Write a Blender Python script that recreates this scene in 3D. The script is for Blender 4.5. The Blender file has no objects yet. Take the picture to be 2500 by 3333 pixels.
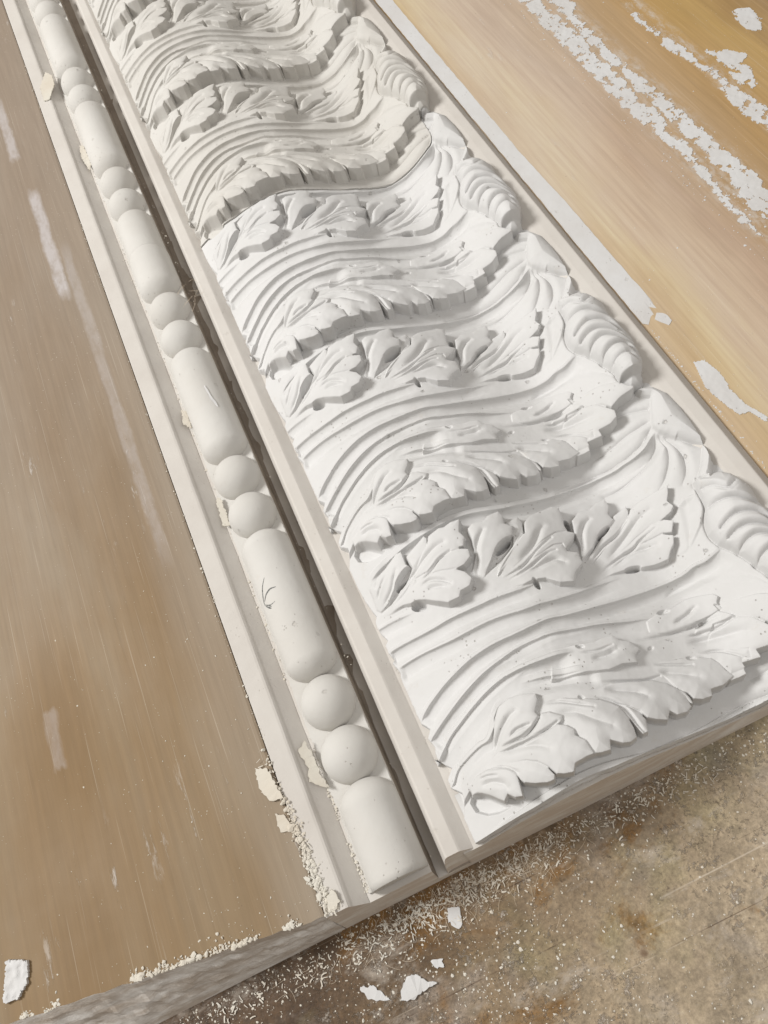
import bpy, bmesh, math, random
import numpy as np
from mathutils import Matrix, Vector
random.seed(7); rng = np.random.default_rng(7)
S = bpy.context.scene; COL = S.collection
MM = 0.001
# ------------------------------------------------------------ camera
cam = bpy.data.objects.new('camera', bpy.data.cameras.new('camera')); COL.objects.link(cam)
R = ((0.8942301626, 0.4474684219, -0.0111547137), (-0.4004276935, 0.7885895280, -0.4666735675), (-0.2000251947, 0.4217802362, 0.8843592900))
M4 = Matrix(R).to_4x4(); M4.translation = (0, 0, 0.5); cam.matrix_world = M4
cam.data.sensor_fit = 'VERTICAL'; cam.data.sensor_height = 24; cam.data.lens = 18.0
cam.data.clip_start = 0.01; cam.data.clip_end = 50
S.camera = cam
# ------------------------------------------------------------ light
world = bpy.data.worlds.new('World'); S.world = world; world.use_nodes = True
wn = world.node_tree; bg = wn.nodes['Background']; bg.inputs['Strength'].default_value = 1.0
_tc = wn.nodes.new('ShaderNodeTexCoord'); _sx = wn.nodes.new('ShaderNodeSeparateXYZ'); _rp = wn.nodes.new('ShaderNodeValToRGB')   # pale ceiling, darker walls
wn.links.new(_tc.outputs['Generated'], _sx.inputs[0]); wn.links.new(_sx.outputs['Z'], _rp.inputs['Fac']); wn.links.new(_rp.outputs['Color'], bg.inputs['Color'])
_rp.color_ramp.elements[0].position = .05; _rp.color_ramp.elements[0].color = (.12, .105, .09, 1)
_rp.color_ramp.elements[1].position = .75; _rp.color_ramp.elements[1].color = (.47, .435, .39, 1)
def area(name, loc, target, size, power, color):
    l = bpy.data.lights.new(name, 'AREA'); l.shape = 'DISK'; l.size = size; l.energy = power; l.color = color
    o = bpy.data.objects.new(name, l); COL.objects.link(o); o.location = loc
    o.rotation_euler = (Vector(target) - Vector(loc)).to_track_quat('-Z', 'Y').to_euler(); return o
area('workshop_lamp', (-1.6, 1.2, 1.85), (0.05, 0.3, 0), 0.66, 64, (1.0, 0.99, 0.97))
area('fill_lamp', (0.75, -0.35, 1.5), (0.1, 0.15, 0), 1.0, 5, (0.95, 0.97, 1.0))  # weak fill added to lift the shading, no such lamp known
S.view_settings.view_transform = 'Standard'; S.view_settings.look = 'None'; S.view_settings.gamma = 1; S.view_settings.exposure = 0
S.view_settings.use_curve_mapping = False
S.render.engine = 'CYCLES'; S.cycles.use_denoising = True; S.cycles.max_bounces = 6; S.cycles.diffuse_bounces = 4
# ------------------------------------------------------------ materials
class NT:
    def __init__(s, name):
        s.m = bpy.data.materials.new(name); s.m.use_nodes = True; s.t = s.m.node_tree; s.b = s.t.nodes['Principled BSDF']
        s.co = s.n('ShaderNodeTexCoord').outputs['Object']; s.geo = s.n('ShaderNodeNewGeometry').outputs['Position']
    def n(s, t, **k):
        x = s.t.nodes.new(t)
        for a, v in k.items(): setattr(x, a, v)
        return x
    def l(s, a, b): s.t.links.new(a, b)
    def mapv(s, scale=(1, 1, 1), loc=(0, 0, 0), rot=(0, 0, 0), src=None):
        x = s.n('ShaderNodeMapping'); x.inputs['Scale'].default_value = scale; x.inputs['Location'].default_value = loc; x.inputs['Rotation'].default_value = rot
        s.l(src or s.geo, x.inputs['Vector']); return x.outputs['Vector']
    def noise(s, scale, detail=4, rough=.5, vec=None, dist=0):
        x = s.n('ShaderNodeTexNoise'); x.inputs['Scale'].default_value = scale; x.inputs['Detail'].default_value = detail
        x.inputs['Roughness'].default_value = rough; x.inputs['Distortion'].default_value = dist; s.l(vec or s.geo, x.inputs['Vector']); return x.outputs['Fac']
    def vor(s, scale, vec=None, feat='F1', rnd=1):
        x = s.n('ShaderNodeTexVoronoi'); x.feature = feat; x.inputs['Scale'].default_value = scale; x.inputs['Randomness'].default_value = rnd; s.l(vec or s.geo, x.inputs['Vector']); return x
    def ramp(s, f, stops):
        x = s.n('ShaderNodeValToRGB'); e = x.color_ramp.elements
        while len(e) < len(stops): e.new(.5)
        for i, (p, c) in enumerate(stops):
            e[i].position = p; e[i].color = (c, c, c, 1) if isinstance(c, (int, float)) else (*c, 1)
        s.l(f, x.inputs['Fac']); return x.outputs['Color']
    def mix(s, f, a, b, mode='MIX'):
        x = s.n('ShaderNodeMix', data_type='RGBA', blend_type=mode)
        for i, v in ((0, f), (6, a), (7, b)):
            if hasattr(v, 'links') or hasattr(v, 'is_linked'): s.l(v, x.inputs[i])
            elif isinstance(v, (int, float)): x.inputs[i].default_value = v
            else: x.inputs[i].default_value = (*v, 1)
        return x.outputs[2]
    def math(s, op, a, b=0):
        x = s.n('ShaderNodeMath', operation=op)
        for i, v in ((0, a), (1, b)):
            if isinstance(v, (int, float)): x.inputs[i].default_value = v
            else: s.l(v, x.inputs[i])
        return x.outputs[0]
    def bump(s, h, strength, dist, prev=None):
        x = s.n('ShaderNodeBump'); x.inputs['Strength'].default_value = strength; x.inputs['Distance'].default_value = dist
        s.l(h, x.inputs['Height'])
        if prev: s.l(prev, x.inputs['Normal'])
        return x.outputs['Normal']
    def fin(s, col, rough=.7, normal=None, spec=.3):
        if hasattr(col, 'is_linked'): s.l(col, s.b.inputs['Base Color'])
        else: s.b.inputs['Base Color'].default_value = (*col, 1)
        if hasattr(rough, 'is_linked'): s.l(rough, s.b.inputs['Roughness'])
        else: s.b.inputs['Roughness'].default_value = rough
        s.b.inputs['Specular IOR Level'].default_value = spec
        if normal: s.l(normal, s.b.inputs['Normal'])
        return s.m
def plaster(name, c1, c2, pit=1.0, grain=1.0, stain=None):
    t = NT(name)
    col = t.mix(t.ramp(t.noise(18, 4, .6), [(.35, 0), (.7, 1)]), c1, c2)
    v = t.vor(420)
    keep = t.ramp(t.noise(35, 2), [(.5, 0), (.58, 1)])
    pits = t.math('MULTIPLY', t.ramp(v.outputs['Distance'], [(.15, 1), (.27, 0)]), t.math('GREATER_THAN', t.math('MULTIPLY', v.outputs['Color'], keep), .72))
    ch = t.vor(75, t.mapv((1, 1, 1), (1, 2, 3))); cd = t.math('ADD', ch.outputs['Distance'], t.math('MULTIPLY', t.math('SUBTRACT', t.noise(500, 4, .7), .5), .35))
    chips = t.math('MULTIPLY', t.ramp(cd, [(.06, 1), (.13, 0)]), t.math('GREATER_THAN', ch.outputs['Color'], .78))
    dirt = t.math('MULTIPLY', t.ramp(t.noise(70, 7, .75, t.mapv((1, 1, 1), (8, 8, 8))), [(.60, 0), (.74, 1)]), .22 * pit)
    col = t.mix(dirt, col, (.50, .44, .36)); col = t.mix(t.math('MULTIPLY', chips, .25), col, (.5, .46, .4))
    if stain: col = t.mix(t.math('MULTIPLY', t.ramp(t.noise(30, 5, .7), [(.6, 0), (.72, 1)]), .5), col, stain)
    col = t.mix(t.math('MULTIPLY', pits, .45 * pit), col, (.36, .32, .27))
    nb = t.bump(t.noise(900, 3, .6), .12 * grain, .0004)
    nb = t.bump(t.noise(38, 4, .55), .22 * grain, .0025, nb)
    lump = t.vor(260, t.mapv((1, 1, 1), (3, 1, 2))); lm = t.math('MULTIPLY', t.ramp(lump.outputs['Distance'], [(.05, 1), (.14, 0)]), t.math('GREATER_THAN', lump.outputs['Color'], .86)); nb = t.bump(lm, .6, .0007, nb)
    nb = t.bump(t.noise(120, 4, .6), .25 * grain, .0006, nb)
    nb = t.bump(t.math('MULTIPLY', pits, -1.0), .8 * pit, .0006, nb)
    nb = t.bump(t.math('MULTIPLY', chips, -1.0), .7 * pit, .0012, nb)
    return t.fin(col, .85, nb, .12)
M_lower = plaster('white_plaster', (.665, .66, .655), (.625, .62, .61), 1)
M_upper = plaster('aged_plaster', (.625, .61, .58), (.585, .565, .53), .9)
M_bead = plaster('bead_plaster', (.635, .62, .59), (.595, .575, .54), .8, 1.3)
M_base = plaster('base_plaster', (.63, .60, .56), (.575, .54, .50), .5, 1.0)
M_groove = plaster('stained_shaded_groove', (.36, .31, .26), (.27, .225, .185), .4, 1.0)  # brown channel floor, with the channel's shadow also darkened into the colour
M_flake = plaster('flake_plaster', (.68, .65, .58), (.62, .56, .47), .4, 1.6)
M_smear = plaster('smeared_residue', (.43, .39, .375), (.36, .31, .28), .4, 1.4)
M_patch = plaster('patch_plaster', (.66, .66, .66), (.60, .585, .57), .6, 1.4)

def slab_material(name, side):
    t = NT(name)
    if side == 'right':
        sep = t.n('ShaderNodeSeparateXYZ'); t.l(t.geo, sep.inputs[0])
        wob = t.math('MULTIPLY', t.math('SUBTRACT', t.noise(1, 4, .6, t.mapv((14, 4, 1))), .5), .10)
        f = t.math('DIVIDE', t.math('SUBTRACT', t.math('ADD', sep.outputs['X'], wob), .245), .30)
        col = t.ramp(f, [(0, (.58, .41, .22)), (.07, (.60, .44, .24)), (.13, (.70, .57, .36)), (.22, (.66, .53, .40)), (.33, (.56, .42, .31)), (.50, (.50, .35, .20)), (.68, (.52, .34, .15)), (.85, (.56, .38, .15)), (1, (.36, .22, .09))])
        pale = t.ramp(t.math('ADD', t.noise(1, 3, .5, t.mapv((10, 2.2, 1), (3, 1, 0))), t.math('MULTIPLY', sep.outputs['Y'], .18)), [(.50, 0), (.72, 1)])
        near = t.ramp(sep.outputs['X'], [(.30, 1), (.42, .2)])
        col = t.mix(t.math('MULTIPLY', t.math('MULTIPLY', pale, near), .6), col, (.74, .66, .57))
    else:
        sep = t.n('ShaderNodeSeparateXYZ'); t.l(t.geo, sep.inputs[0])
        n0 = t.noise(1, 5, .55, t.mapv((13, 3.4, 1), (.9, .4, 0)), .3)
        a = t.ramp(n0, [(.30, (.31, .20, .095)), (.50, (.355, .245, .135)), (.68, (.39, .30, .20))])
        b_ = t.ramp(n0, [(.32, (.34, .25, .165)), (.50, (.39, .31, .235)), (.68, (.44, .375, .31))])
        fy = t.n('ShaderNodeMapRange'); fy.inputs['From Min'].default_value = .22; fy.inputs['From Max'].default_value = .62
        t.l(t.math('ADD', sep.outputs['Y'], t.math('MULTIPLY', t.math('SUBTRACT', t.noise(5, 3), .5), .35)), fy.inputs['Value']); a = t.mix(fy.outputs[0], a, b_)
        pk = t.ramp(t.math('ADD', sep.outputs['X'], t.math('MULTIPLY', t.noise(1, 3, .5, t.mapv((20, 4, 1))), .04)), [(.0, 0), (1, 1)])
        edge = t.n('ShaderNodeMapRange'); edge.inputs['From Min'].default_value = -.18; edge.inputs['From Max'].default_value = -.13
        t.l(t.math('ADD', sep.outputs['X'], t.math('MULTIPLY', t.math('SUBTRACT', t.noise(1, 3, .5, t.mapv((20, 5, 1))), .5), .06)), edge.inputs['Value'])
        col = t.mix(t.math('MULTIPLY', edge.outputs[0], .75), a, (.48, .42, .36))
        far = t.n('ShaderNodeMapRange'); far.inputs['From Min'].default_value = .25; far.inputs['From Max'].default_value = .9; t.l(sep.outputs['Y'], far.inputs['Value'])
        col = t.mix(t.math('MULTIPLY', far.outputs[0], .7), col, (.42, .35, .30))
    col = t.mix(1.0, col, (.84, .82, .80) if side == 'right' else (.69, .665, .615), 'MULTIPLY')
    fine = t.noise(1, 6, .65, t.mapv((260, 9, 1)))
    col = t.mix(.24 if side == 'right' else .18, col, t.ramp(fine, [(.3, .25), (.7, .72)]), 'OVERLAY')
    if side == 'right':
        for cxm, wd in ((.378, .016), (.400, .014), (.452, .012)):
            band = t.math('SUBTRACT', 1.0, t.math('DIVIDE', t.math('ABSOLUTE', t.math('SUBTRACT', sep.outputs['X'], cxm)), wd)); band = t.ramp(band, [(0, 0), (.8, 1)])
            dust = t.ramp(t.noise(1, 9, .8, t.mapv((130, 55, 1), (cxm * 9, 0, 0))), [(.46, 0), (.64, 1)])
            col = t.mix(t.math('MULTIPLY', t.math('MULTIPLY', band, dust), .75), col, (.60, .57, .53))
    if side == 'left':
        wx = t.math('MULTIPLY', t.math('SUBTRACT', t.noise(1, 5, .7, t.mapv((60, 22, 1))), .5), .010)
        for x0_, y0_, y1_, wd, k_ in ((-.1715, .618, .80, .0072, .55), (-.1785, .85, .98, .0068, .45), (-.2725, .196, .243, .0060, .20), (-.158, .30, .70, .006, .22)):
            dx = t.math('DIVIDE', t.math('ABSOLUTE', t.math('SUBTRACT', t.math('ADD', sep.outputs['X'], wx), x0_)), wd)
            dy = t.math('DIVIDE', t.math('ABSOLUTE', t.math('SUBTRACT', t.math('ADD', sep.outputs['Y'], t.math('MULTIPLY', wx, 3)), (y0_ + y1_) / 2)), (y1_ - y0_) / 2)
            mk = t.math('MULTIPLY', t.ramp(dx, [(.55, 1), (1, 0)]), t.ramp(dy, [(.82, 1), (1, 0)])); mk = t.math('MULTIPLY', mk, t.ramp(t.noise(1, 8, .7, t.mapv((90, 40, 1))), [(.30, .3), (.55, 1)]))
            col = t.mix(t.math('MULTIPLY', mk, k_), col, (.62, .60, .62))
    # scuffed white residue smeared along the slab
    scuff = t.math('MULTIPLY', t.ramp(t.noise(1, 8, .72, t.mapv((70, 14, 1), (5, 2, 0))), [(.60, 0), (.66, 1)]), t.ramp(t.noise(6, 2), [(.52, 0), (.62, 1)]))
    col = t.mix(t.math('MULTIPLY', scuff, .55), col, (.68, .64, .60))
    dots = t.vor(330); dm = t.math('MULTIPLY', t.ramp(dots.outputs['Distance'], [(.08, 1), (.16, 0)]), t.math('GREATER_THAN', dots.outputs['Color'], .66))
    dm = t.math('MULTIPLY', dm, t.ramp(t.noise(12, 3), [(.42, .2), (.56, 1)]))
    col = t.mix(t.math('MULTIPLY', dm, .6), col, (.75, .68, .58))
    dk = t.vor(140, t.mapv((1, 1, 1), (7, 3, 0))); dkm = t.math('MULTIPLY', t.ramp(dk.outputs['Distance'], [(.03, 1), (.07, 0)]), t.math('GREATER_THAN', dk.outputs['Color'], .8))
    col = t.mix(t.math('MULTIPLY', dkm, .6), col, (.14, .10, .07))
    scr = t.ramp(t.noise(1, 2, .5, t.mapv((900, 6, 1), (1, 1, 0), (0, 0, .06))), [(.66, 0), (.70, 1)])
    col = t.mix(t.math('MULTIPLY', scr, .16), col, (.78, .72, .62))
    nb = t.bump(fine, .16, .0008); nb = t.bump(t.math('ADD', dm, scuff), .5, .0006, nb); nb = t.bump(t.noise(14, 3), .35, .004, nb)
    rough = t.ramp(t.noise(9, 4), [(.3, .5), (.7, .66)])
    return t.fin(col, rough, nb, .28)
M_slabL = slab_material('shellacked_slab_left', 'left'); M_slabR = slab_material('shellacked_slab_right', 'right')

def table_material():
    t = NT('stained_table'); sep = t.n('ShaderNodeSeparateXYZ'); t.l(t.geo, sep.inputs[0])
    gx = t.math('ADD', t.math('MULTIPLY', sep.outputs['X'], 1.3), t.math('MULTIPLY', sep.outputs['Y'], -2.6))  # table brown, deepened towards the base edge to paint in its shadow
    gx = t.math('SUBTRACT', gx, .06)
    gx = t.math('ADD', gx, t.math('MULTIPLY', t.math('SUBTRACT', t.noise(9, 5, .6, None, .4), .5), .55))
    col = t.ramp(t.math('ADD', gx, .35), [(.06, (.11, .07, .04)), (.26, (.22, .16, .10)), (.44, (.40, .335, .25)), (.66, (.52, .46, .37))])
    och = t.ramp(t.noise(13, 6, .66, t.mapv((1, 1, 1), (4.2, 1.7, 0)), .8), [(.55, 0), (.63, 1)])
    col = t.mix(t.math('MULTIPLY', och, .85), col, (.22, .115, .025))
    gry = t.ramp(t.noise(11, 6, .65, t.mapv((1, 1, 1), (1.3, 8, 0)), .5), [(.54, 0), (.66, 1)])
    col = t.mix(t.math('MULTIPLY', gry, .5), col, (.46, .44, .44))
    grn = t.ramp(t.noise(9, 4, .6, t.mapv((1, 1, 1), (9.3, 2, 0))), [(.55, 0), (.66, 1)])
    col = t.mix(t.math('MULTIPLY', grn, .45), col, (.40, .38, .22))
    col = t.mix(.5, col, t.ramp(t.noise(38, 11, .8), [(.34, .1), (.66, .9)]), 'OVERLAY')
    col = t.mix(.42, col, t.ramp(t.noise(320, 6, .75), [(.3, .12), (.7, .88)]), 'OVERLAY')
    drk = t.math('MULTIPLY', t.ramp(t.noise(120, 8, .8, t.mapv((1, 1, 1), (3, 3, 0))), [(.58, 0), (.66, 1)]), t.ramp(t.noise(14, 3), [(.40, 0), (.52, 1)]))
    col = t.mix(t.math('MULTIPLY', drk, .75), col, (.06, .04, .025))
    wht = t.math('MULTIPLY', t.ramp(t.noise(75, 10, .85), [(.55, 0), (.62, 1)]), t.ramp(t.noise(10, 3, .5, t.mapv((1, 1, 1), (2, 5, 0))), [(.40, 0), (.50, 1)]))
    smear = t.math('MULTIPLY', t.ramp(t.noise(1, 9, .75, t.mapv((16, 34, 1), (2, 7, 0), (0, 0, -.5)), .4), [(.54, 0), (.66, 1)]), .6)
    col = t.mix(smear, col, (.62, .59, .565))
    col = t.mix(t.math('MULTIPLY', wht, .75), col, (.66, .63, .61))
    for k, (rz, sx, th) in enumerate([(.05, 500, .69), (-.38, 420, .70), (1.1, 380, .72), (-.06, 300, .70), (.0, 160, .71)]):
        s = t.ramp(t.noise(1, 2, .5, t.mapv((2.5, sx, 1), (k * 3.1, k * 1.7, 0), (0, 0, rz))), [(th, 0), (th + .02, 1)])
        brk = t.ramp(t.noise(9, 4, .7, t.mapv((1, 1, 1), (k, k * 2, 0))), [(.47, 0), (.56, 1)])
        col = t.mix(t.math('MULTIPLY', t.math('MULTIPLY', s, brk), .65), col, (.72, .67, .60) if k % 2 == 0 else (.10, .06, .035))
    dots = t.vor(420); dm = t.math('MULTIPLY', t.ramp(dots.outputs['Distance'], [(.12, 1), (.22, 0)]), t.math('GREATER_THAN', dots.outputs['Color'], .70))
    col = t.mix(t.math('MULTIPLY', dm, .75), col, (.74, .71, .66))
    sp = t.vor(26, t.mapv((1, 1, 1), (.7, .2, 0))); sm = t.math('MULTIPLY', t.ramp(sp.outputs['Distance'], [(.05, 1), (.10, 0)]), t.math('GREATER_THAN', sp.outputs['Color'], .6))
    col = t.mix(t.math('MULTIPLY', sm, .7), col, (.16, .09, .05))
    col = t.mix(1.0, col, (.80, .74, .66), 'MULTIPLY')
    nb = t.bump(t.noise(300, 6, .7), .5, .0008); nb = t.bump(t.math('ADD', dm, wht), .7, .0006, nb); nb = t.bump(t.noise(40, 4), .3, .002, nb)
    return t.fin(col, t.ramp(t.noise(20, 4), [(.3, .32), (.7, .65)]), nb, .35)
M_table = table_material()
t = NT('cut_end_plaster')
cc = t.mix(t.ramp(t.noise(1, 6, .65, t.mapv((30, 60, 160))), [(.44, 0), (.66, 1)]), (.62, .54, .46), (.76, .72, .66))
M_end = t.fin(cc, .8, t.bump(t.noise(1, 6, .7, t.mapv((60, 60, 200))), .35, .0015), .2)
t = NT('rough_cast_end'); cc = t.mix(t.ramp(t.noise(1, 7, .68, t.mapv((16, 16, 90), (0, 0, 0), (0, .12, 0))), [(.44, 0), (.60, 1)]), (.56, .49, .42), (.86, .83, .79))
nb = t.bump(t.noise(1, 8, .75, t.mapv((45, 45, 120))), .6, .003); M_endL = t.fin(cc, .85, t.bump(t.noise(500, 5, .7), .3, .0006, nb), .15)
t = NT('pencil_mark'); M_pencil = t.fin(t.mix(t.ramp(t.noise(700, 3), [(.4, 0), (.6, 1)]), (.07, .075, .07), (.26, .26, .25)), .6)
t = NT('hair_fibre'); M_hair = t.fin((.62, .52, .40), .5)

# ------------------------------------------------------------ helpers
def tag(o, label=None, cat=None, group=None, kind=None):
    if label: o['label'] = label
    if cat: o['category'] = cat
    if group: o['group'] = group
    if kind: o['kind'] = kind
    return o
def empty(name, loc=(0, 0, 0)):
    o = bpy.data.objects.new(name, None); o.empty_display_size = .02; COL.objects.link(o); o.location = loc; return o
def mesh_obj(name, verts, faces, mat, parent=None, smooth=True, mats=None, fmat=None):
    me = bpy.data.meshes.new(name); verts = np.asarray(verts, dtype=np.float32)
    if isinstance(faces, np.ndarray):
        nf = len(faces); k = faces.shape[1]
        me.vertices.add(len(verts)); me.vertices.foreach_set('co', verts.ravel())
        me.loops.add(nf * k); me.loops.foreach_set('vertex_index', faces.astype(np.int32).ravel())
        me.polygons.add(nf); me.polygons.foreach_set('loop_start', np.arange(0, nf * k, k, dtype=np.int32))
        me.update(calc_edges=True)
    else:
        me.from_pydata([tuple(map(float, v)) for v in verts], [], faces)
    me.polygons.foreach_set('use_smooth', np.full(len(me.polygons), smooth))
    for m in (mats or [mat]): me.materials.append(m)
    if fmat is not None: me.polygons.foreach_set('material_index', np.asarray(fmat, dtype=np.int32))
    me.update(); me.validate()
    o = bpy.data.objects.new(name, me); COL.objects.link(o)
    if parent: o.parent = parent
    return o
def bm_obj(name, bm, mat, parent=None, smooth=False):
    me = bpy.data.meshes.new(name); bm.normal_update(); bm.to_mesh(me); bm.free(); me.materials.append(mat)
    me.polygons.foreach_set('use_smooth', np.full(len(me.polygons), smooth))
    o = bpy.data.objects.new(name, me); COL.objects.link(o)
    if parent: o.parent = parent
    return o
def vnoise(x, y, s, seed=0):
    # cheap smooth value noise (numpy)
    x = np.asarray(x, float) / s; y = np.asarray(y, float) / s
    xi = np.floor(x).astype(int); yi = np.floor(y).astype(int); fx = x - xi; fy = y - yi
    fx = fx * fx * (3 - 2 * fx); fy = fy * fy * (3 - 2 * fy)
    def h(a, b):
        n = (a * 374761393 + b * 668265263 + seed * 974711) & 0x7fffffff; n = ((n ^ (n >> 13)) * 1274126177) & 0x7fffffff
        return ((n ^ (n >> 16)) & 0xffff) / 65535.0
    return (h(xi, yi) * (1 - fx) + h(xi + 1, yi) * fx) * (1 - fy) + (h(xi, yi + 1) * (1 - fx) + h(xi + 1, yi + 1) * fx) * fy

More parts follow.
